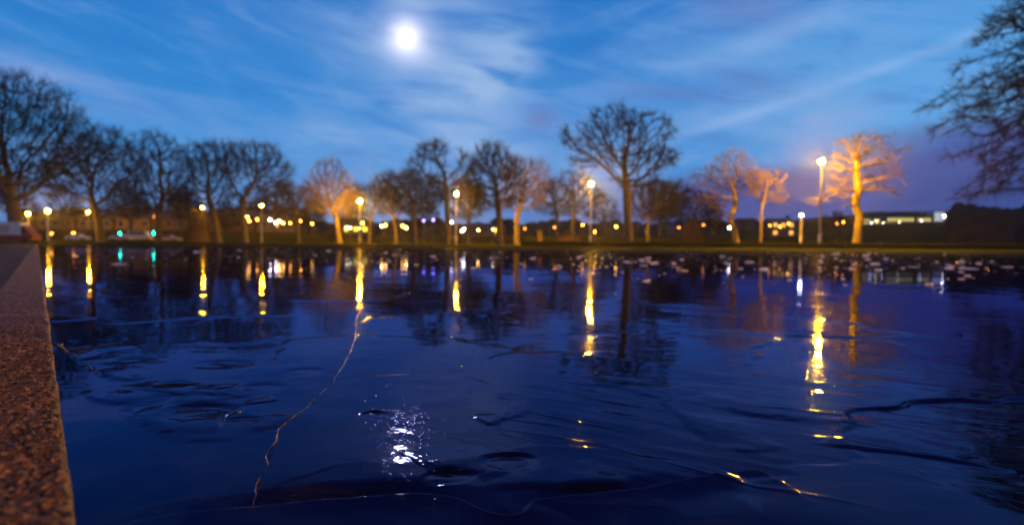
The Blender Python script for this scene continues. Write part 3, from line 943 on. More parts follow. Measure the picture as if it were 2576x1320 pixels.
def grow(trunk, attract, step, kill, r_base, seed, droop=0.0, iters=90, infl=6.0):
    rng = np.random.default_rng(seed)
    nodes = [np.array(p, float) for p in trunk]; par = [-1] + list(range(len(trunk) - 1))
    A = attract.copy()
    N = np.array(nodes)
    st = max(1, len(trunk) // 3)
    Nn = N[st:]
    D = np.linalg.norm(A[:, None] - Nn[None], axis=2)
    near = D.argmin(1) + st; dist = D.min(1)
    nodes = list(N)
    for it in range(iters):
        if len(A) == 0: break
        m_ = dist < infl * (3 if it < 12 else 1)
        if not m_.any(): break
        idx = near[m_]
        v = A[m_] - np.array(nodes)[idx]
        v /= np.linalg.norm(v, axis=1, keepdims=True)
        uq, inv = np.unique(idx, return_inverse=True)
        acc = np.zeros((len(uq), 3)); np.add.at(acc, inv, v)
        acc /= np.maximum(np.linalg.norm(acc, axis=1, keepdims=True), 1e-6)
        acc += rng.normal(0, 0.16, acc.shape); acc[:, 2] -= droop
        acc /= np.linalg.norm(acc, axis=1, keepdims=True)
        new = np.array(nodes)[uq] + acc * step
        base = len(nodes)
        nodes.extend(list(new)); par.extend(list(uq))
        D = np.linalg.norm(A[:, None] - new[None], axis=2)
        k = D.argmin(1); dm = D[np.arange(len(A)), k]
        b = dm < dist
        near = np.where(b, base + k, near); dist = np.where(b, dm, dist)
        keep = (dist > kill)
        # attractors that gain nothing any more are dropped
        stale = m_ & ~b & (rng.random(len(A)) < 0.35)
        keep &= ~stale
        A, near, dist = A[keep], near[keep], dist[keep]
    N = np.array(nodes); par = np.array(par)
    e = 2.05
    acc = np.zeros(len(N)); kids = np.zeros(len(N), int)
    for i in range(len(N) - 1, -1, -1):
        if kids[i] == 0: acc[i] = 1.0
        if par[i] >= 0:
            acc[par[i]] += acc[i]; kids[par[i]] += 1
    r = acc ** (1 / e)
    r = r / r[0] * r_base
    return N, par, np.maximum(r, 0.014), kids

def crown_pts(ells, n, rng, shell=0.25):
    """points in a union of ellipsoids, denser towards the skin"""
    vol = np.array([e[3] * e[4] * e[5] for e in ells]) ** (2 / 3); vol /= vol.sum()
    out = []
    for e, f in zip(ells, vol):
        k = max(8, int(n * f))
        d = rng.normal(size=(k, 3)); d /= np.linalg.norm(d, axis=1, keepdims=True)
        rad = rng.random(k) ** (1 / 3) * (1 - shell) + shell * rng.random(k) ** 0.14
        out.append(np.array(e[:3]) + d * rad[:, None] * np.array(e[3:6]))
    return np.concatenate(out)

def make_tree(label, Y, trunk_px, ells_px, n_att=900, r_base=0.3, twigs=4, seed=1, step=0.40, kill=0.52, droop=0.0, twl=0.75, depth=0.85, group='bare trees along the far bank', tw_r=0.017, pale=False, sweeps=None):  # pale: bark and twigs lightened to show lamplight
    rng = np.random.default_rng(seed)
    base = at(*trunk_px[0], Y); base.z = gz(base.x, base.y) - 0.05
    tr = [np.array(base)]
    for x, y in trunk_px[1:]:
        tr.append(np.array(at(x, y, Y)))
    # resample
    pts = [tr[0]]
    for a, b in zip(tr[:-1], tr[1:]):
        n = max(1, int(np.linalg.norm(b - a) / step))
        for k in range(1, n + 1): pts.append(a + (b - a) * k / n + rng.normal(0, 0.012, 3))
    ells = []
    mpp = Y / F0
    for j, (cx, cy, rx, ry) in enumerate(ells_px):
        c = at(cx, cy, Y)
        dy = 0 if j == 0 else rng.uniform(-0.5, 0.5) * ells_px[0][2] * mpp * 0.6
        ells.append((c.x, c.y + dy, c.z, rx * mpp, rx * mpp * depth, ry * mpp))
    att = crown_pts(ells, int(n_att * (1.9 if pale else 2.5)), rng)
    if sweeps:      # long drooping limbs: growth points strung along sweeping lines
        parts_ = []
        for (x0, y0), (x1, y1), sp_, n_ in sweeps:
            for _ in range(n_):
                q = rng.random() ** 0.8
                wd_ = sp_ * (0.35 + 0.65 * math.sin(math.pi * min(1, 0.15 + q * 0.8)))
                sag = -0.07 * abs(x1 - x0) * math.sin(math.pi * q)
                c = at(x0 + (x1 - x0) * q + rng.normal(0, wd_ * 0.7), y0 + (y1 - y0) * q + sag + rng.normal(0, wd_), Y)
                parts_.append((c.x, c.y + rng.normal(0, 2.2 if sp_ > 12 else 0.9), c.z))
        att = np.concatenate([att, np.array(parts_)])
    gap = vnoise(att[:, 0] * 0.42 + seed * 3.1, att[:, 2] * 0.5 + att[:, 1] * 0.3, seed)
    att = att[gap > (0.0 if pale else 0.20)]
    N, par, r, kids = grow(pts, att, step, kill, r_base, seed, droop)
    # root flare
    has = par >= 0
    i1 = np.where(has)[0]; i0 = par[i1]
    P0, P1 = N[i0], N[i1]
    r1 = r[i1]; r0 = np.minimum(r[i0], r1 * 1.25)
    fl = lambda P: 1 + 0.55 * np.exp(-np.clip(P[:, 2] - base.z, 0, None) / 0.45)
    r1 = r1 * np.where(i1 < len(pts), fl(P1), 1); r0 = r0 * np.where(i1 < len(pts), fl(P0), 1)
    r0 = np.where(i1 < len(pts), np.maximum(r0, r1), r0)
    o = np.array(base)
    thick = r1 > max(0.05, r_base * 0.22)
    root = empty('bare_tree', base)
    tag(root, label, 'tree', group)
    Vt, Qt = tubes(P0[thick] - o, P1[thick] - o, r0[thick], r1[thick], 9)
    link_mesh('trunk', np_mesh('trunk', Vt, Qt), M['lamplit_bark' if pale else 'bark'], root)
    Va, Qa = tubes(P0[~thick] - o, P1[~thick] - o, r0[~thick], r1[~thick], 4)
    # twigs
    thin = np.where((r < 0.045) & has)[0]
    twigs += 0 if pale else 1
    k = len(thin) * twigs
    src = np.repeat(thin, twigs)
    bd = N[src] - N[par[src]]; bd /= np.linalg.norm(bd, axis=1, keepdims=True) + 1e-9
    ctr = np.mean(att, axis=0)
    outw = N[src] - ctr; outw /= np.linalg.norm(outw, axis=1, keepdims=True) + 1e-9
    dr = bd * 0.5 + outw * 0.45 + rng.normal(0, 0.5, (k, 3)); dr[:, 2] += 0.10 - droop * 1.2
    dr /= np.linalg.norm(dr, axis=1, keepdims=True)
    ln = twl * rng.uniform(0.4, 1.25, (k, 1))
    s0 = N[par[src]] + (N[src] - N[par[src]]) * rng.random((k, 1))
    end = s0 + dr * ln
    Vb, Qb = tubes(s0 - o, end - o, np.full(k, tw_r), np.full(k, tw_r * 0.35), 3)
    # side shoots
    s1 = s0 + dr * ln * rng.uniform(0.3, 0.7, (k, 1))
    d2 = dr + rng.normal(0, 0.45, (k, 3)); d2 /= np.linalg.norm(d2, axis=1, keepdims=True)
    Vc, Qc = tubes(s1 - o, s1 + d2 * ln * 0.6 - o, np.full(k, tw_r * 0.8), np.full(k, tw_r * 0.3), 3)
    V = np.concatenate([Va, Vb, Vc]); Q = np.concatenate([Qa, Qb + len(Va), Qc + len(Va) + len(Vb)])
    link_mesh('crown', np_mesh('crown', V, Q), M['pale_twig' if pale else 'twig'], root)  # pale_twig: twigs lightened to carry lamplight
    return root

T = []
T.append(make_tree('tallest leftmost bare tree with a forked trunk beside the pavement', 68, [(38, 602), (36, 570), (34, 535), (24, 490)],
    [(30, 330, 190, 150), (-80, 320, 200, 150), (150, 370, 120, 95), (20, 260, 150, 85), (100, 440, 100, 50), (200, 420, 60, 55)], 1500, 0.62, 5, 1, 0.6, 0.75, 0, 1.3))
T.append(make_tree('broad bare tree second from the left with a leaning trunk', 84, [(253, 604), (250, 570), (242, 535), (232, 505)],
    [(245, 410, 110, 90), (190, 455, 100, 56), (295, 410, 60, 75), (255, 355, 70, 42), (280, 490, 75, 45)], 1150, 0.52, 5, 2, 0.55, 0.68, 0, 1.2))
T.append(make_tree('bare tree with upright limbs above the brighter green signal', 88, [(398, 606), (396, 570), (398, 535)],
    [(400, 425, 85, 88), (355, 450, 62, 65), (445, 445, 62, 65), (395, 370, 58, 42), (400, 500, 85, 40)], 1100, 0.50, 5, 3, 0.55, 0.68, 0, 1.2))
T.append(make_tree('dark bare tree close left of its twin in the left group', 92, [(550, 606), (545, 570), (535, 530), (525, 500)],
    [(530, 425, 70, 68), (500, 450, 55, 60), (555, 410, 55, 55), (495, 385, 48, 32), (520, 490, 70, 40)], 1050, 0.48, 5, 4, 0.55, 0.68, 0, 1.2))
T.append(make_tree('dark bare tree with a domed crown left of the slim white post lamp', 92, [(616, 606), (614, 570), (608, 530), (612, 500)],
    [(630, 425, 95, 68), (690, 445, 55, 62), (600, 405, 60, 45), (655, 395, 62, 36), (640, 490, 90, 42)], 1250, 0.50, 6, 5, 0.55, 0.68, 0, 1.2))
T.append(make_tree('small bare tree low between the domed tree and the amber lit trunk', 118, [(752, 604), (752, 570), (750, 540)],
    [(745, 510, 58, 42), (715, 495, 38, 34), (772, 495, 38, 32)], 650, 0.32, 6, 6, 0.5, 0.68, 0, 1.1))
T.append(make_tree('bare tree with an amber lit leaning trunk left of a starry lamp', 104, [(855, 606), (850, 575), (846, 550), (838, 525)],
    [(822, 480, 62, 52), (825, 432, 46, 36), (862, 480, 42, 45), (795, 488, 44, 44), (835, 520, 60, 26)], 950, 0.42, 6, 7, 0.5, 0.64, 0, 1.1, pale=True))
T.append(make_tree('low bare tree just behind and right of the starry lamp at left of centre', 112, [(930, 604), (930, 570), (935, 540)],
    [(945, 505, 52, 45), (975, 495, 38, 38), (910, 515, 36, 36)], 650, 0.30, 5, 8, 0.5, 0.68, 0, 1.1))
T.append(make_tree('slender bare tree left of the thick dark trunk near mid bank', 108, [(998, 605), (995, 570), (988, 540)],
    [(985, 490, 42, 50), (965, 475, 36, 44), (1010, 475, 34, 42), (985, 520, 44, 26)], 750, 0.34, 6, 9, 0.5, 0.64, 0, 1.1))
T.append(make_tree('dark bare tree with a wide crown left of the middle tall lamp', 72, [(1043, 612), (1042, 575), (1040, 545), (1036, 520)],
    [(1040, 475, 62, 52), (1000, 475, 48, 46), (1080, 485, 48, 48), (1045, 515, 62, 26)], 1000, 0.32, 6, 10, 0.42, 0.54, 0, 0.95))
T.append(make_tree('tall bare tree with a rounded top directly left of the middle tall lamp', 70, [(1124, 617), (1126, 560), (1124, 500), (1118, 460)],
    [(1105, 405, 58, 55), (1060, 425, 42, 42), (1155, 425, 48, 48), (1085, 378, 46, 30), (1120, 465, 68, 42), (1060, 465, 40, 26), (1180, 470, 40, 30)], 1150, 0.33, 5, 12, 0.42, 0.54, 0, 0.9))
T.append(make_tree('thick dark bare tree in front of a forked amber trunk', 66, [(1257, 624), (1256, 570), (1254, 525), (1250, 485)],
    [(1245, 430, 68, 60), (1210, 455, 46, 58), (1288, 465, 46, 60), (1240, 388, 48, 28), (1245, 495, 70, 36)], 1150, 0.36, 6, 13, 0.42, 0.54, 0, 0.9))
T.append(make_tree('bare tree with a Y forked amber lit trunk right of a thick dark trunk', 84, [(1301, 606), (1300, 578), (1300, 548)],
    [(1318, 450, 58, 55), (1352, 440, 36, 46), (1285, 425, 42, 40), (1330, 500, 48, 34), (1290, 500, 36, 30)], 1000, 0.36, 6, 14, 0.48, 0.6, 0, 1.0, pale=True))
T.append(make_tree('tallest far bank bare tree with a wide open crown above a straight grey trunk', 55, [(1583, 628), (1580, 570), (1578, 520), (1577, 485), (1574, 455)],
    [(1560, 350, 88, 58), (1470, 345, 68, 44), (1535, 285, 54, 30), (1640, 330, 60, 48), (1590, 400, 110, 34), (1665, 395, 48, 34), (1475, 400, 52, 28), (1600, 300, 48, 30), (1600, 450, 70, 24)], 1350, 0.40, 4, 15, 0.42, 0.52, 0, 0.75, tw_r=0.017))
T.append(make_tree('reddish bare tree with a dense low crown right of the tallest far bank tree', 80, [(1631, 612), (1630, 580), (1634, 555)],
    [(1650, 500, 75, 45), (1700, 490, 48, 40), (1620, 510, 48, 42), (1655, 535, 60, 24)], 1100, 0.24, 5, 16, 0.42, 0.56, 0, 1.0))
T.append(make_tree('faint bare tree behind the lamp beside the tallest far bank tree', 98, [(1442, 605), (1440, 570), (1445, 540)],
    [(1440, 478, 62, 52), (1482, 505, 52, 44), (1408, 495, 44, 44)], 850, 0.32, 6, 17, 0.5, 0.66, 0, 1.1))
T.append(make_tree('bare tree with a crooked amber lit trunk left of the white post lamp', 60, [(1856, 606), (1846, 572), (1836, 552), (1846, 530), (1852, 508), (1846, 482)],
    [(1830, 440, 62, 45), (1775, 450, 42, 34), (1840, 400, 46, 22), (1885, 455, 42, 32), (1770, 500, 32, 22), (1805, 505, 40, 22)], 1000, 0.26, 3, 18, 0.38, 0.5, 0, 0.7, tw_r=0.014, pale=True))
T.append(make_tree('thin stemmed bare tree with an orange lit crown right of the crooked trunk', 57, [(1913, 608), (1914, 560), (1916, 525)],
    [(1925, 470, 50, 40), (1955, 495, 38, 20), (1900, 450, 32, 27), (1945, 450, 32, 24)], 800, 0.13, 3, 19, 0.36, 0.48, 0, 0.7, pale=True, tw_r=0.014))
SG = [((2033, 513), (2158, 472), 6, 90), ((2068, 480), (2153, 483), 6, 60), ((2086, 421), (2155, 457), 9, 90), ((2270, 490), (2168, 474), 8, 90), ((2260, 428), (2170, 447), 11, 120),
      ((2284, 373), (2166, 424), 10, 120), ((2228, 345), (2160, 405), 11, 110), ((2120, 362), (2156, 400), 11, 90), ((2240, 462), (2170, 462), 9, 70), ((2105, 392), (2154, 425), 8, 50), ((2175, 335), (2158, 390), 9, 90)]
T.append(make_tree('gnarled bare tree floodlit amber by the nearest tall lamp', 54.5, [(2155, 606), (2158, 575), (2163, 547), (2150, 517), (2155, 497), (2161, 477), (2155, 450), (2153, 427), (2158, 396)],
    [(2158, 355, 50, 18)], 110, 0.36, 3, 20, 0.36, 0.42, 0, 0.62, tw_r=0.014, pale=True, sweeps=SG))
SW = []
for (tx, ty), (rx_, ry_) in (((2423, 488), (2800, 330)), ((2387, 405), (2800, 215)), ((2356, 326), (2800, 130)), ((2363, 244), (2810, 20)), ((2440, 92), (2800, -60)), ((2500, 20), (2790, -110)), ((2480, 450), (2810, 300)), ((2420, 285), (2810, 90)), ((2440, 180), (2800, -20)), ((2470, 360), (2800, 170))):
    SW.append(((tx + 62, ty), (rx_, ry_), 15, 360))
T.append(make_tree('huge bare tree at the far right with drooping branches over the pond', 46, [(2850, 625), (2845, 500), (2835, 380), (2825, 280), (2820, 150), (2810, 40)],
    [(2860, 100, 180, 220), (2900, 330, 140, 120)], 600, 0.62, 5, 21, 0.42, 0.44, 0.08, 0.95, tw_r=0.017, sweeps=SW))

def dup_tree(src, x, y_top, Y, scale_h, label, group, rz):
    """a copy of a grown tree, set where pixel x meets depth Y, sized so its top reaches y_top"""
    c = copy_tree(src)
    p = at(x, 600, Y); p.z = gz(p.x, p.y) - 0.05
    hgt = at(x, y_top, Y).z - p.z
    s = hgt / scale_h
    c.location = p; c.scale = (s, s, s); c.rotation_euler = (0, 0, rz)
    tag(c, label, 'tree', group)
    return c
def tree_h(t):
    return max(v.co.z for v in t.children[1].data.vertices)
h_a = tree_h(T[10]); h_b = tree_h(T[9]); h_c = tree_h(T[11])
BACK = [(1400, 470, 125, 0, 'right of the paired trunks'), (1180, 480, 130, 1, 'right behind the middle tall lamp'), (880, 480, 140, 2, 'behind the starry lamp left of centre'),
        (690, 470, 140, 0, 'behind the slim white post lamp'), (460, 490, 145, 1, 'behind the left tree group, under its crowns'), (330, 470, 140, 2, 'above the dimmer green signal'),
        (170, 480, 150, 0, 'above the bright amber lamps at the left'), (1740, 500, 120, 1, 'right of the reddish dense tree'), (1660, 470, 130, 2, 'far behind the reddish dense tree'),
        (1520, 500, 130, 0, 'between the lamp and the tallest trunk'), (1070, 500, 140, 2, 'between two dark trunks left of mid bank'), (790, 520, 150, 1, 'left of the amber leaning trunk'),
        (2090, 540, 120, 0, 'behind the nearest tall lamp'), (1795, 525, 125, 2, 'left of the crooked amber trunk'), (40, 470, 130, 1, 'behind the leftmost forked tree'), (575, 520, 150, 2, 'between the twin dark trunks')]
for i, (x, yt, Y, k, w_) in enumerate(BACK):
    src, hh = ((T[10], h_a), (T[9], h_b), (T[11], h_c))[k]
    dup_tree(src, x, yt, Y, hh, 'hazy distant bare tree standing ' + w_, 'bare trees standing far behind the pond', i * 1.3)

# ------------------------------------------------------------------ shrubs and hedges
def lumpy(name, cx, cy, rx, ry, h, mat, seed, parent=None, res=40):
    """a rounded mound with an uneven surface standing on the ground"""
    th = np.linspace(0, 2 * math.pi, res + 1); ph = np.linspace(0, math.pi / 2, 14)
    TH, PH = np.meshgrid(th, ph, indexing='ij')
    n = 1 + 0.30 * fbm(np.cos(TH) * 2.2 + seed, np.sin(TH) * 2.2 + PH * 2, seed, 4) + 0.12 * fbm(np.cos(TH) * 8, np.sin(TH) * 8 + PH * 7, seed + 3, 2)
    X = rx * np.cos(TH) * np.cos(PH) ** 0.6 * n; Y = ry * np.sin(TH) * np.cos(PH) ** 0.6 * n; Z = h * np.sin(PH) * n - 0.15
    X[-1] = X[0]; Y[-1] = Y[0]; Z[-1] = Z[0]
    me = np_mesh(name, np.stack([X, Y, Z], -1).reshape(-1, 3), grid_faces(res + 1, 14))
    return link_mesh(name, me, mat, parent, (cx, cy, gz(cx, cy)))

def hedge_run(px, off, w_, z0, z1, label):
    """hedge following the far bank; px = list of (x pixel, depth)"""
    pts = []
    for x, Y in px:
        p = at(x, 620, Y); pts.append((p.x, p.y))
    P = np.array(pts); L_ = np.concatenate([[0], np.cumsum(np.hypot(*(P[1:] - P[:-1]).T))])
    t = np.arange(0, L_[-1], 0.25)
    cx = np.interp(t, L_, P[:, 0]); cy = np.interp(t, L_, P[:, 1])
    prof = [(-1, 0), (-1.05, .35), (-1.0, .75), (-.8, .95), (-.3, 1.0), (.3, 1.0), (.8, .95), (1.0, .75), (1.05, .35), (1, 0)]
    V = []
    gzv = ground_h(cx, cy)
    for k, (o_, h_) in enumerate(prof):
        nn = fbm(t * 1.6, np.full_like(t, k * 0.9), 8, 4) * 0.10 + fbm(t * 5, np.full_like(t, k * 1.9), 18, 2) * 0.06
        y_ = cy + (o_ * w_) * (1 + nn)
        V.append(np.stack([cx, y_, gzv - 0.05 + (z1) * h_ * (1 + nn * 0.8)], -1))
    V = np.stack(V, 0).reshape(-1, 3)
    me = np_mesh('hedge', V, grid_faces(len(prof), len(t)))
    o = link_mesh('hedge', me, M['hedge'])
    tag(o, label, 'hedge')
def bank_Y(x):
    """depth at which pixel column x meets the far bank"""
    k = (x - W0 / 2) / F0
    y1 = (66 - 0.2447 * 55.02) / (1 + 0.2447 * k)
    if k * y1 > 39: y1 = (43 + 10 / 39 * 39) / (1 + 10 / 39 * k)
    return y1
hedge_run([(x, bank_Y(x) + 4.2) for x in range(1310, 2900, 40)], 0, 0.45, 0, 0.52, 'long low clipped dark hedge along the right half of the far bank')
hedge_run([(x, 135.0) for x in range(760, 1330, 20)], 0, 0.8, 0, 1.9, 'far taller hedge behind the lamps at mid bank')
hedge_run([(x, 138.0) for x in range(80, 770, 20)], 0, 0.9, 0, 2.6, 'tall brown hedge in front of the row of houses at the left')
hedge_run([(x, 100.0) for x in range(1320, 2120, 20)], 0, 0.8, 0, 1.6, 'far hedge behind the crooked amber trunk')

for cx, yt, Y, rx, lab in ((500, 535, 122, 2.4, 'rounded bush lit amber under the lamp among the left trees'),
                       (1742, 553, 95, 1.7, 'round brownish bush between the reddish tree and the crooked trunk'),
                       (1430, 590, 95, 2.2, 'low rounded bush behind the lamp beside the tallest tree'),
                       (2470, 545, 110, 7.0, 'big brown bush mass on the slope under the drooping branches')):
    p = at(cx, 600, Y); hh = at(cx, yt, Y).z - gz(p.x, p.y)
    o = lumpy('bush', p.x, p.y, rx, rx * 0.8, hh, M['wood'], cx)
    tag(o, lab, 'bush')

# far woods that read as one mass
def woods(px_list, Y, seed):
    V = []; Q = []; k = 0
    rng = np.random.default_rng(seed)
    for x, yt, w_ in px_list:
        p = at(x, 600, Y + rng.uniform(-10, 10)); g = gz(p.x, p.y)
        h = max(2.0, at(x, yt, p.y).z - g)
        n = 26
        # one rounded winter crown made of a lumpy shell
        th = np.linspace(0, 2 * math.pi, 22); ph = np.linspace(-0.5, math.pi / 2, 9)
        TH, PH = np.meshgrid(th, ph, indexing='ij')
        nz = 1 + 0.35 * fbm(np.cos(TH) * 2 + k, np.sin(TH) * 2 + PH * 2, seed + k, 4)
        r_ = w_ * Y / F0
        X = p.x + r_ * np.cos(TH) * np.cos(PH) * nz; Yy = p.y + r_ * np.sin(TH) * np.cos(PH) * nz; Z = g + h * 0.35 + h * 0.65 * np.sin(PH) * (0.9 + 0.12 * nz)
        X[-1] = X[0]; Yy[-1] = Yy[0]; Z[-1] = Z[0]
        V.append(np.stack([X, Yy, Z], -1).reshape(-1, 3)); Q.append(grid_faces(22, 9) + sum(len(v) for v in V[:-1])); k += 1
        # bole block down to the ground
    me = np_mesh('far_wood', np.concatenate(V), np.concatenate(Q))
    o = link_mesh('far_wood', me, M['wood']); o['kind'] = 'stuff'
rw = random.Random(4)
woods([(x, 548 + rw.uniform(-8, 8) - (0 if x < 2300 else 14), 26) for x in range(2180, 2620, 24)], 430, 3)
woods([(x, 512 + rw.uniform(-6, 14), 24) for x in range(2410, 2640, 30)], 190, 4)
woods([(x, 556 + rw.uniform(-8, 8), 26) for x in range(1340, 2200, 26)], 300, 5)
woods([(x, 556 + rw.uniform(-10, 8), 26) for x in range(760, 1340, 26)], 240, 6)
woods([(x, 528 + rw.uniform(-10, 8), 26) for x in range(60, 780, 26)], 200, 7)

# ------------------------------------------------------------------ boxes, houses
class MB:
    def __init__(self): self.v = []; self.f = []
    def box(self, x0, x1, y0, y1, z0, z1):
        k = len(self.v)
        self.v += [(x, y, z) for z in (z0, z1) for (x, y) in ((x0, y0), (x1, y0), (x1, y1), (x0, y1))]
        self.f += [tuple(k + i for i in q) for q in ((3, 2, 1, 0), (4, 5, 6, 7), (0, 1, 5, 4), (1, 2, 6, 5), (2, 3, 7, 6), (3, 0, 4, 7))]
        return self
    def cyl(self, cx, cy, z0, z1, r0, r1, n=12, cap=True):
        k = len(self.v)
        for z, r in ((z0, r0), (z1, r1)):
            self.v += [(cx + r * math.cos(i * math.tau / n), cy + r * math.sin(i * math.tau / n), z) for i in range(n)]
        self.f += [(k + i, k + (i + 1) % n, k + n + (i + 1) % n, k + n + i) for i in range(n)]
        if cap: self.f += [tuple(k + n + i for i in range(n)), tuple(k + n - 1 - i for i in range(n))]
        return self
    def lathe(self, prof, n=16, cx=0, cy=0):
        k = len(self.v)
        for r, z in prof:
            self.v += [(cx + r * math.cos(i * math.tau / n), cy + r * math.sin(i * math.tau / n), z) for i in range(n)]
        for j in range(len(prof) - 1):
            for i in range(n):
                a = k + j * n + i; b = k + j * n + (i + 1) % n
                self.f.append((a, b, b + n, a + n))
        self.f += [tuple(k + n - 1 - i for i in range(n)), tuple(k + (len(prof) - 1) * n + i for i in range(n))]
        return self
    def prism(self, poly, x0, x1):      # poly in (y,z), extruded along x
        k = len(self.v); n = len(poly)
        self.v += [(x0, y, z) for y, z in poly] + [(x1, y, z) for y, z in poly]
        self.f += [(k + i, k + (i + 1) % n, k + n + (i + 1) % n, k + n + i) for i in range(n)]
        self.f += [tuple(k + n - 1 - i for i in range(n)), tuple(k + n + i for i in range(n))]
        return self
    def prism_y(self, poly, y0, y1):    # poly in (x,z), extruded along y
        k = len(self.v); n = len(poly)
        self.v += [(x, y0, z) for x, z in poly] + [(x, y1, z) for x, z in poly]
        self.f += [(k + i, k + (i + 1) % n, k + n + (i + 1) % n, k + n + i) for i in range(n)]
        self.f += [tuple(k + n - 1 - i for i in range(n)), tuple(k + n + i for i in range(n))]
        return self
    def build(self, name, mat, parent=None, smooth=False, bevel=0):
        me = bpy.data.meshes.new(name); me.from_pydata(self.v, [], self.f); me.update()
        bm_ = bmesh.new(); bm_.from_mesh(me); bmesh.ops.recalc_face_normals(bm_, faces=bm_.faces)
        if bevel: bmesh.ops.bevel(bm_, geom=bm_.edges[:], offset=bevel, segments=2, affect='EDGES')
        bm_.to_mesh(me); bm_.free()
        if smooth:
            for p in me.polygons: p.use_smooth = len(p.vertices) == 4
        return link_mesh(name, me, mat, parent)

def house(x0, x1, Y, y_eave, y_ridge, label, wall, lit=(), group='houses beyond the park', lit_mat='win_warm', storeys=2, cols=3):
    a = at(x0, 600, Y); b = at(x1, 600, Y)
    w_ = b.x - a.x; cx = (a.x + b.x) / 2
    g = gz(cx, Y) - 0.1
    he = at((x0 + x1) / 2, y_eave, Y).z - g; hr = at((x0 + x1) / 2, y_ridge, Y).z - g
    root = empty('house', (cx, Y, g)); tag(root, label, 'house', group)
    hw = w_ / 2; dp = 8.0
    MB().box(-hw, hw, 0, dp, 0, he).build('wall', M[wall], root)
    rf = MB().prism([(-0.35, he - 0.02), (dp + 0.35, he - 0.02), (dp / 2, hr)], -hw - 0.15, hw + 0.15).build('roof', M['slate'], root)
    MB().box(hw - 1.3, hw - 0.3, dp / 2 - 0.5, dp / 2 + 0.4, hr - 0.7, hr + 0.9).build('chimney', M['brick'], rf)
    n = 0
    for s in range(storeys):
        for c in range(cols):
            z0 = 0.9 + s * he / storeys; wx = -hw + w_ * (c + 0.5) / cols
            if s == 0 and c == cols // 2:
                MB().box(wx - 0.5, wx + 0.5, -0.05, 0.05, 0.1, 2.15).build('door', M['dark_metal'], root)
                continue
            wi = MB()
            ww, wh = 0.65, min(1.3, he / storeys - 1.3)
            wi.box(wx - ww - .08, wx + ww + .08, -0.04, 0.04, z0 - .08, z0).box(wx - ww - .08, wx + ww + .08, -0.04, 0.04, z0 + wh, z0 + wh + .08)
            wi.box(wx - ww - .08, wx - ww, -0.04, 0.04, z0, z0 + wh).box(wx + ww, wx + ww + .08, -0.04, 0.04, z0, z0 + wh)
            f_ = wi.build('window', M['frame'], root)
            MB().box(wx - ww, wx + ww, -0.02, 0.02, z0, z0 + wh).build('pane', M[lit_mat] if n in lit else M['glass_dark'], f_)
            n += 1
    return root
HS = [(92, 188, 'brick house at the left end of the row, behind two bright amber lamps', 'stone', (1,)),
      (194, 284, 'house second from the left, behind the amber lit canopy', 'brick', (0,)),
      (290, 378, 'house straight behind the dimmer green signal', 'stone', ()),
      (384, 468, 'house behind the brighter green signal', 'brick', ()),
      (474, 556, 'house behind the amber lit rounded bush', 'stone', (2,)),
      (562, 640, 'house behind the twin dark trunks', 'brick', ()),
      (648, 742, 'house behind the slim white post lamp', 'stone', (0, 3))]
for x0, x1, lab, wl, lit in HS:
    house(x0, x1, 152, 548, 527, lab, wl, lit)
house(860, 930, 185, 566, 553, 'far house with lime yellow windows behind the starry lamp', 'brick', (0, 1, 2, 3, 4), lit_mat='win_lime', cols=3)
house(1940, 2000, 190, 558, 548, 'far house with a glowing orange front right of the thin stemmed tree', 'brick', (0, 1, 2, 3, 4), cols=3)
house(1180, 1262, 190, 570, 560, 'far low house behind the thick dark trunk', 'stone', (1,), lit_mat='win_pale')
house(1690, 1760, 175, 575, 563, 'far low house behind the round brownish bush', 'stone', ())

def long_building():
    Y = 260.0
    a = at(2172, 570, Y); b = at(2342, 570, Y); cx = (a.x + b.x) / 2; hw = (b.x - a.x) / 2
    g = at(2256, 572, Y).z
    root = empty('long_building', (cx, Y, g)); tag(root, 'long low building with a row of pale yellow lit windows on the hillside', 'building')
    MB().box(-hw, hw, 0, 10, -9, 5.0).build('wall', M['stone'], root)
    MB().box(-hw - .4, hw + .4, -0.5, 10.5, 5.0, 5.4).build('roof', M['slate'], root)
    pat = [1, 1, 0, 1, 1, 0, 0, 1, 1, 1, 1, 1, 1, 1, 1, 0, 1, 1, 1, 1]
    n = len(pat); w_ = 2 * hw / n
    for k, on in enumerate(pat):
        for z0, z1 in ((0.5, 2.2), (2.7, 4.4)):
            if k < 5 and z0 > 2: z1 = 3.7
            fr = MB(); x0 = -hw + k * w_ + 0.15; x1 = -hw + (k + 1) * w_ - 0.15
            fr.box(x0, x1, -0.05, 0.05, z0, z0 + .1).box(x0, x1, -0.05, 0.05, z1 - .1, z1)
            f_ = fr.build('window', M['frame'], root)
            MB().box(x0, x1, -0.02, 0.02, z0 + .1, z1 - .1).build('pane', M['win_pale'] if on else M['glass_dark'], f_)
    # white block at its right end; floodlit wall made as a glowing panel
    c = at(2355, 546, Y)
    t = empty('floodlit_block', (c.x + 0.6, Y - 1, g)); tag(t, 'white floodlit square tower block, its front made to glow, at the right end of the long building', 'building')
    MB().box(-2.2, 2.2, 0.05, 5, -9, 7.4).build('wall', M['frame'], t)
    f_ = MB().box(-2.2, 2.2, -.08, 0.05, 2.6, 2.8).box(-2.2, 2.2, -.08, 0.05, 7.0, 7.4).build('window', M['frame'], t)  # bands below and above the glowing panel, not a window
    MB().box(-2.1, 2.1, -0.03, 0.04, 2.8, 7.0).build('pane', M['floodlit_white'], f_)  # glowing panel standing in for the floodlit wall, not glazing
long_building()

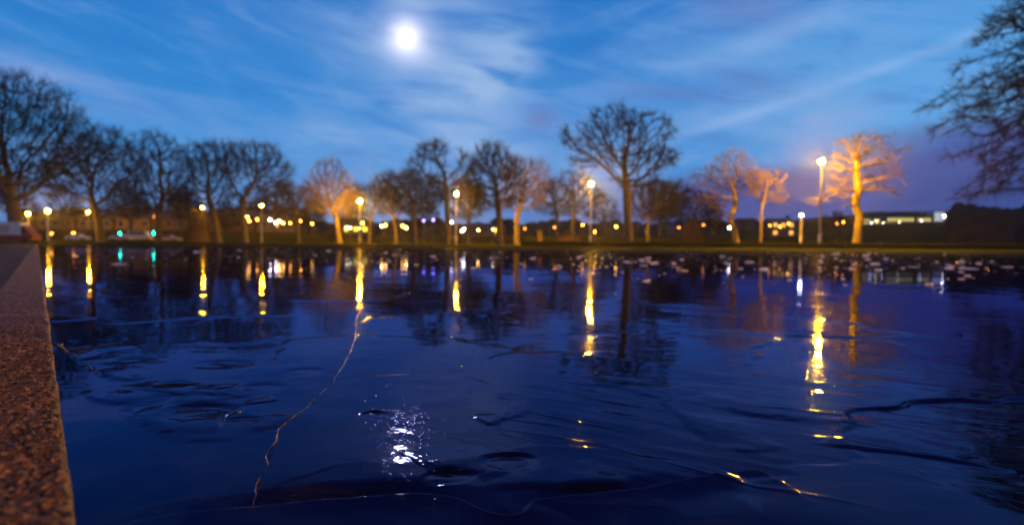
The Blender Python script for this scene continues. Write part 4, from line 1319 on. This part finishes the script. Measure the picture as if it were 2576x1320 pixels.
# ------------------------------------------------------------------ lamps
def make_lamp(loc, h, mat, label, group, r=0.16, post_r=0.11):
    root = empty('street_lamp', loc); tag(root, label, 'street lamp', group)
    MB().cyl(0, 0, 0, 1.3, post_r * 1.25, post_r * 1.2, 12).build('base_sleeve', M['post'], root, True)
    MB().lathe([(post_r * 0.9, 1.3), (post_r * 0.8, h * .5), (post_r * 0.68, h - 0.10)], 12).build('post', M['post'], root, True)
    MB().lathe([(0.05, h + .30), (0.26, h + .19), (0.30, h + .15), (0.29, h + .13), (0.05, h + .15)][::-1], 16).build('hood', M['dark_metal'], root, True)
    MB().lathe([(0.05, h - .22), (r * .97, h - .17), (r * .97, h - .155), (0.05, h - .155)], 16).build('gallery', M['dark_metal'], root, True)
    bm_ = bmesh.new(); bmesh.ops.create_icosphere(bm_, subdivisions=2, radius=r)
    for v in bm_.verts: v.co.z = v.co.z * 0.9 + h - 0.01
    me_ = bpy.data.meshes.new('bulb'); bm_.to_mesh(me_); bm_.free()
    for p in me_.polygons: p.use_smooth = True
    link_mesh('bulb', me_, mat, root)
    return root
GL = 'tall sodium street lamps'
LAMPS = [(2067, 407, 51.6, 'nearest and tallest glowing street lamp, left of the floodlit gnarled tree'),
         (1487, 463, 72, 'glowing tall lamp left of the tallest far bank tree'),
         (1148, 488, 83, 'glowing tall lamp near mid bank, right of a round topped tree'),
         (905, 506, 98, 'glowing tall lamp beside the amber leaning trunk'),
         (658, 517, 112, 'tall lamp on a slim pale post right of the domed dark tree'),
         (510, 522, 123, 'amber lamp above the lit rounded bush'),
         (120, 531, 80, 'bright amber lamp in front of the left end house'),
         (70, 538, 82, 'bright amber lamp at the far left, beside the forked tree'),
         (222, 534, 138, 'amber lamp half hidden by the leaning trunk of the second tree')]
for x, y, Y, lab in LAMPS:
    p = at(x, y, Y); g = gz(p.x, p.y)
    make_lamp((p.x, p.y, g), p.z - g, M['sodium'] if x > 800 else (M['sodium_far'] if Y > 100 else M['sodium_soft']), lab, GL)
# assumed lamp of the same kind, unseen behind the camera, lights the kerb amber
make_lamp((-8.5, -6.5, 0.09), 8.0, M['sodium_kerb_assumed'], 'assumed street lamp out of view on the footway behind the viewpoint', GL)
make_lamp((24, -14, gz(24, -14) if gz(24, -14) > 0 else 0.1), 8.0, M['sodium_fill'], 'added street lamp out of view well behind the viewpoint', GL)  # added lamp, out of view, to light the ice chips from the front
p = at(2016, 541, 64); g = gz(p.x, p.y)
make_lamp((p.x, p.y, g), p.z - g, M['white_post'], 'short lamp post with a white light left of the nearest tall lamp', None, 0.13)

proto = {}
def far_lamp(x, y, Y, key, r, label):
    k = (key, r)
    p = at(x, y, Y); g = gz(p.x, p.y)
    h = max(p.z - g, 1.5)
    root = empty('distant_lamp', (p.x, p.y, g)); tag(root, label, 'street lamp', 'distant lamps behind the park')
    if key not in proto:
        bm_ = bmesh.new(); bmesh.ops.create_icosphere(bm_, subdivisions=1, radius=1.0)
        me_ = bpy.data.meshes.new('bulb'); bm_.to_mesh(me_); bm_.free(); me_.materials.append(M[key])
        pm = MB().lathe([(1, 0), (0.6, 1)], 8).build('post', M['dark_metal']).data
        hm = MB().lathe([(1.1, 0), (1.2, 0.3), (0.2, 0.8)], 10).build('hood', M['dark_metal']).data
        for o in [o for o in COL.objects if o.data in (pm, hm)]: bpy.data.objects.remove(o)
        proto[key] = (me_, pm, hm)
    b_, pm, hm = proto[key]
    o = link_mesh('bulb', b_, None, root); o.location = (0, 0, h); o.scale = (r, r, r)
    o = link_mesh('post', pm, None, root); o.scale = (0.07, 0.07, h - r)
    o = link_mesh('hood', hm, None, root); o.location = (0, 0, h + r * 0.85); o.scale = (r * 0.9, r * 0.9, r * 0.5)
FAR = [
 (2152, 566, 235, 'pale', .2, 'pale light just left of the floodlit gnarled trunk foot'),
 (2205, 556, 240, 'pale', .24, 'pale light at the left end of the long building'),
 (2222, 566, 236, 'white', .14, 'tiny white light under the long building'),
 (2262, 571, 238, 'pale', .18, 'pale light below the middle of the long building'),
 (2318, 569, 240, 'bluewhite', .16, 'faint white light below the right half of the long building'),
 (1770, 566, 170, 'orange_dim', .2, 'dim orange light left of the crooked trunk, by the round bush'),
 (1962, 570, 170, 'orange', .2, 'orange light low before the glowing house front'),
 (1984, 562, 172, 'amber', .16, 'amber light by the right corner of the glowing house'),
 (1708, 572, 160, 'orange_dim', .18, 'dim orange light behind the reddish dense tree'),
 (1395, 572, 140, 'orange_dim', .18, 'dim orange light right of the gate pillar'),
 (388, 545, 140, 'orange_dim', .16, 'dim orange light above the brighter green signal'),
 (185, 592, 120, 'orange_dim', .3, 'low amber light over the blue grey car'),
 (130, 594, 125, 'orange_dim', .22, 'low dim amber light by the left end house'),
 (622, 546, 141, 'amber', .22, 'upper amber light of the pair left of the slim white post'),
 (627, 556, 141, 'amber', .2, 'lower amber light of the pair left of the slim white post'),
 (647, 552, 141, 'orange', .22, 'orange light close left of the slim white post'),
 (679, 553, 139, 'white_big', .2, 'pale light at the left of the dense bright cluster'),
 (690, 550, 143, 'amber_big', .26, 'top light of the dense bright cluster right of the slim post'),
 (693, 560, 140, 'white_big', .24, 'brightest light low in the dense cluster right of the slim post'),
 (702, 556, 141, 'amber_big', .24, 'middle light of the dense bright cluster'),
 (712, 561, 141, 'amber', .24, 'right hand light of the dense bright cluster'),
 (730, 561, 143, 'orange', .2, 'orange light just right of the dense cluster'),
 (756, 556, 142, 'orange', .2, 'orange light above the small low tree'),
 (785, 563, 143, 'amber', .18, 'amber light left of the leaning amber trunk'),
 (872, 572, 130, 'pale', .2, 'pale light right of the leaning amber trunk'),
 (881, 573, 129, 'pale', .2, 'second pale light right of the leaning amber trunk'),
 (912, 561, 130, 'amber', .2, 'amber light below the starry lamp left of centre'),
 (905, 574, 129, 'pale', .22, 'yellow light low beside the starry lamp post left of centre'),
 (960, 569, 130, 'amber_big', .2, 'bright amber light of the close pair left of the slender tree'),
 (970, 566, 128, 'amber', .22, 'weaker amber light of the close pair left of the slender tree'),
 (1013, 568, 129, 'amber', .22, 'amber light touching the thick dark trunk, upper of two'),
 (1022, 573, 129, 'amber_big', .2, 'amber light touching the thick dark trunk, lower of two'),
 (1066, 555, 130, 'violet', .26, 'faint violet light right of the wide crowned tree, left of two'),
 (1090, 553, 130, 'violet', .28, 'faint violet light right of the wide crowned tree, right of two'),
 (1136, 559, 129, 'bluewhite', .22, 'bluish white light left of the middle lamp post'),
 (1162, 581, 150, 'white', .2, 'lower of the double warm white light by the middle lamp post'),
 (1167, 577, 131, 'white_big', .17, 'upper of the double warm white light by the middle lamp post'),
 (1203, 579, 150, 'amber_big', .17, 'bright amber light between the middle lamp and the thick dark trunk'),
 (1240, 577, 130, 'pale', .16, 'faint yellow light left of the thick dark trunk'),
 (1299, 578, 150, 'pale', .2, 'pale light left of the forked amber trunk'),
 (1320, 575, 131, 'orange_dim', .16, 'faint light right of the forked amber trunk'),
 (1466, 566, 150, 'orange', .18, 'orange light left of the lamp beside the tallest tree'),
 (1550, 570, 150, 'amber', .21, 'amber light left of the tallest trunk'),
 (1496, 602, 60, 'orange', .075, 'small amber light low at the foot of the lamp beside the tallest tree'),
 (1801, 567, 150, 'orange', .16, 'orange light left of the crooked trunk'),
 (1835, 573, 140, 'white', .24, 'white light touching the crooked amber trunk'),
 (1937, 567, 150, 'orange_dim', .22, 'dim orange light right of the thin stemmed tree'),
 (2105, 562, 150, 'orange_dim', .24, 'dim orange light right of the nearest lamp post, left of two'),
 (2122, 559, 150, 'orange', .2, 'orange light right of the nearest lamp post, right of two'),
 (2192, 573, 240, 'bluewhite', .2, 'small white light in front of the long lit building'),
 (2375, 544, 230, 'white_big', .26, 'left white floodlight right of the white tower block'),
 (2404, 538, 230, 'white_big', .32, 'right and brightest white floodlight beyond the white tower block'),
 (2386, 551, 225, 'amber_big', .26, 'amber light between the two white floodlights'),
 (2424, 543, 235, 'orange_dim', .22, 'dim light right of the brightest floodlight'),
 (2483, 527, 210, 'white', .3, 'upper of two pale lights under the drooping branches'),
 (2486, 540, 208, 'white', .3, 'lower of two pale lights under the drooping branches'),
]
for f_ in FAR: far_lamp(*f_)

# ------------------------------------------------------------------ traffic signals
def signal(x, y, Y, label, lit):
    p = at(x, y, Y); g = gz(p.x, p.y); h = max(p.z - g, 1.6)
    root = empty('traffic_signal', (p.x, p.y, g)); tag(root, label, 'traffic light', 'green traffic signals by the road')
    MB().cyl(0, 0.1, 0, h - 0.2, .06, .06, 10).build('pole', M['dark_metal'], root)
    MB().box(-.22, .22, 0.0, .24, h - .24, h + 1.0).build('housing', M['dark_metal'], root)
    for k, mt in enumerate((M[lit], M['glass_dark'], M['glass_dark'])):
        b_ = MB(); b_.lathe([(0.17, 0), (0.14, 0.04), (0.05, 0.06)], 14)
        o = b_.build('lens', mt, root); o.rotation_euler = (R(90), 0, 0); o.location = (0, -0.005, h + k * 0.37)
        v_ = MB(); n = 10
        for i in range(n):
            a0_, a1_ = math.pi * i / n, math.pi * (i + 1) / n
            kk = len(v_.v)
            v_.v += [(.18 * math.cos(a0_), 0, .18 * math.sin(a0_)), (.18 * math.cos(a1_), 0, .18 * math.sin(a1_)), (.18 * math.cos(a1_), -.2, .18 * math.sin(a1_)), (.18 * math.cos(a0_), -.2, .18 * math.sin(a0_))]
            v_.f.append((kk, kk + 1, kk + 2, kk + 3))
        o = v_.build('visor', M['dark_metal'], root); o.location = (0, -0.002, h + k * 0.37)
signal(302, 589, 118, 'green traffic signal above the parked cars, the dimmer of two', 'green_dim')
signal(388, 590, 105, 'brighter green traffic signal in front of a dark upright tree', 'green_lit')

# ------------------------------------------------------------------ vehicles
def car(x, Y, col, label, rz=0.0, van=False):
    p = at(x, 605, Y); g = gz(p.x, p.y)
    root = empty('parked_car' if not van else 'parked_van', (p.x, p.y, g), rz)
    tag(root, label, 'car' if not van else 'van', 'cars parked beyond the pond')
    paint = mat_simple('car_paint', col, 0.3, 3.0, 0.05)
    if not van:
        low = [(-2.1, .32), (2.1, .32), (2.15, .62), (1.95, .80), (1.0, .92), (-1.3, .94), (-2.05, .88), (-2.15, .6)]
        cab = [(-1.75, .93), (.95, .91), (.25, 1.42), (-1.1, 1.45)]
        L2 = 1.3
    else:
        low = [(-2.4, .35), (2.4, .35), (2.45, .8), (2.2, 1.15), (1.6, 1.2), (-2.4, 1.2)]
        cab = [(-2.4, 1.2), (1.75, 1.2), (1.2, 2.1), (-2.38, 2.15)]
        L2 = 1.5
    MB().prism_y(low, -.85, .85).build('body', paint, root, bevel=0.05)
    MB().prism_y(cab, -.74, .74).build('cabin', paint, root, bevel=0.04)
    c0 = Vector((sum(q[0] for q in cab) / 4, 0, sum(q[1] for q in cab) / 4))
    for s in (-1, 1):
        gl = [((q[0] - c0.x) * .82 + c0.x, (q[1] - c0.z) * .7 + c0.z) for q in cab]
        MB().prism_y(gl, s * .735, s * .752).build('side_window', M['glass_dark'], root)
        for q in (-L2, L2):
            w_ = MB().lathe([(.18, -.09), (.31, -.09), (.33, -.05), (.33, .05), (.31, .09), (.18, .09)], 18).build('wheel', M['tyre'], root)
            w_.rotation_euler = (R(90), 0, 0); w_.location = (q, s * .80, .33)
            rm = MB().lathe([(.18, -.06), (.18, .06), (.04, .095)], 14).build('rim', M['rim'], w_)
        MB().box(2.06, 2.16, s * .62 - .15, s * .62 + .15, .60, .74).build('headlight', M['frame'], root)
    return root
car(197, 118, (0.32, 0.36, 0.50), 'blue grey parked car below the amber canopy at the left', 0.1)
car(305, 116, (0.28, 0.27, 0.30), 'silver parked car under the dimmer green signal', 0.0)
car(355, 120, (0.30, 0.30, 0.34), 'white parked van between the two green signals', 0.05, van=True)
car(428, 118, (0.24, 0.18, 0.18), 'dull reddish parked car right of the brighter green signal', 0.0)

def kiosk_van():
    Y = 62.0
    p = at(22, 606, Y); g = 0.10
    root = empty('catering_van', (p.x, p.y, g), 0.25)
    tag(root, 'white catering van with a red lower body parked on the footway at the left edge', 'van')
    red = mat_simple('red_paint', (0.14, 0.008, 0.016), 0.5, 3.0, 0.1)
    wht = mat_simple('white_paint', (0.36, 0.48, 0.52), 0.5, 3.0, 0.08)
    MB().box(-2.4, 1.6, -1, 1, .35, .95).build('lower_body', red, root, bevel=.05)
    MB().box(-2.42, 1.55, -1.02, 1.02, .97, 2.35).build('box_body', wht, root, bevel=.08)
    MB().prism_y([(1.58, .40), (2.6, .40), (2.65, .95), (2.3, 1.2), (1.9, 1.95), (1.58, 2.0)], -.95, .95).build('cab', red, root, bevel=.05)
    MB().prism_y([(1.7, 1.2), (2.2, 1.2), (1.88, 1.8), (1.7, 1.82)], -.97, -.955).build('side_window', M['glass_dark'], root)
    hatch = MB().box(-1.6, .6, -1.06, -1.025, 1.25, 2.0).build('hatch', M['frame'], root)
    for s in (-1, 1):
        for q in (-1.5, 1.9):
            w_ = MB().lathe([(.2, -.1), (.34, -.1), (.36, -.05), (.36, .05), (.34, .1), (.2, .1)], 18).build('wheel', M['tyre'], root)
            w_.rotation_euler = (R(90), 0, 0); w_.location = (q, s * .92, .36)
            MB().lathe([(.2, -.06), (.2, .06), (.05, .1)], 14).build('rim', M['rim'], w_)
kiosk_van()

# ------------------------------------------------------------------ small things on the far bank
def bollard(x, Y, h, label, name='wooden_post', r=.09, mat='bark'):
    p = at(x, 620, Y); g = gz(p.x, p.y)
    o = MB().lathe([(r, -.1), (r, h - .06), (r * .8, h), (r * .2, h + .02)], 12).build(name, M[mat], None, True)
    o.location = (p.x, p.y, g); tag(o, label, 'post', 'short posts on the far bank')
bollard(2126, bank_Y(2126) + 2.4, .62, 'short dark post before the hedge, below the floodlit tree')
bollard(2217, bank_Y(2217) + 2.4, .62, 'short dark post before the hedge, right of the floodlit tree')
bollard(1503, bank_Y(1503) + 2.4, .75, 'short dark post before the hedge, beside the second nearest lamp')
p = at(1358, 600, 92); g = gz(p.x, p.y)
root = empty('gate_pillar', (p.x, p.y, g)); tag(root, 'pale stone gate pillar right of the forked amber trunk', 'pillar')
MB().box(-.35, .35, -.35, .35, 0, 2.0).build('shaft', M['stone'], root, bevel=.03)
MB().box(-.45, .45, -.45, .45, 2.0, 2.2).build('cap', M['stone'], root, bevel=.04)

# stone edging along the far bank
def far_edging():
    P = [Vector((POND[1][0], POND[1][1], 0)), Vector((39, 43, 0)), Vector((78, 33, 0))]
    V = []; F = []
    for i, p in enumerate(P):
        for dy, z in ((-.12, -.1), (-.12, .05), (.18, .05), (.18, -.1)):
            V.append((p.x, p.y + dy, z))
    for i in range(2):
        for k in range(4):
            F.append((4 * i + k, 4 * i + 4 + k, 4 * i + 4 + (k + 1) % 4, 4 * i + (k + 1) % 4))
    me = bpy.data.meshes.new('kerb'); me.from_pydata(V, [], F); me.update()
    o = link_mesh('kerb', me, M['dark_metal']); o['kind'] = 'structure'
far_edging()

# ------------------------------------------------------------------ thin haze volume added to make the lamps glow
hz, hnt, hb = mat_new('haze')
hnt.nodes.remove(hb)
pv = hnt.nodes.new('ShaderNodeVolumePrincipled')
pv.inputs['Color'].default_value = (0.92, 0.92, 0.96, 1)
pv.inputs['Density'].default_value = 0.00021
pv.inputs['Anisotropy'].default_value = 0.88
hnt.links.new(pv.outputs[0], hnt.nodes['Material Output'].inputs['Volume'])
ho = MB().box(-950, 950, -950, 950, -2, 48).build('haze', hz); ho['kind'] = 'stuff'

# ------------------------------------------------------------------ render settings
scene.render.engine = 'CYCLES'
cy = scene.cycles
cy.use_denoising = True
cy.max_bounces = 5; cy.diffuse_bounces = 2; cy.glossy_bounces = 3; cy.transmission_bounces = 2
cy.caustics_reflective = False; cy.caustics_refractive = False
cy.sample_clamp_indirect = 6.0
cy.use_light_tree = True
scene.view_settings.view_transform = 'Standard'
scene.view_settings.look = 'None'
scene.view_settings.exposure = 0.0
scene.view_settings.gamma = 1.0
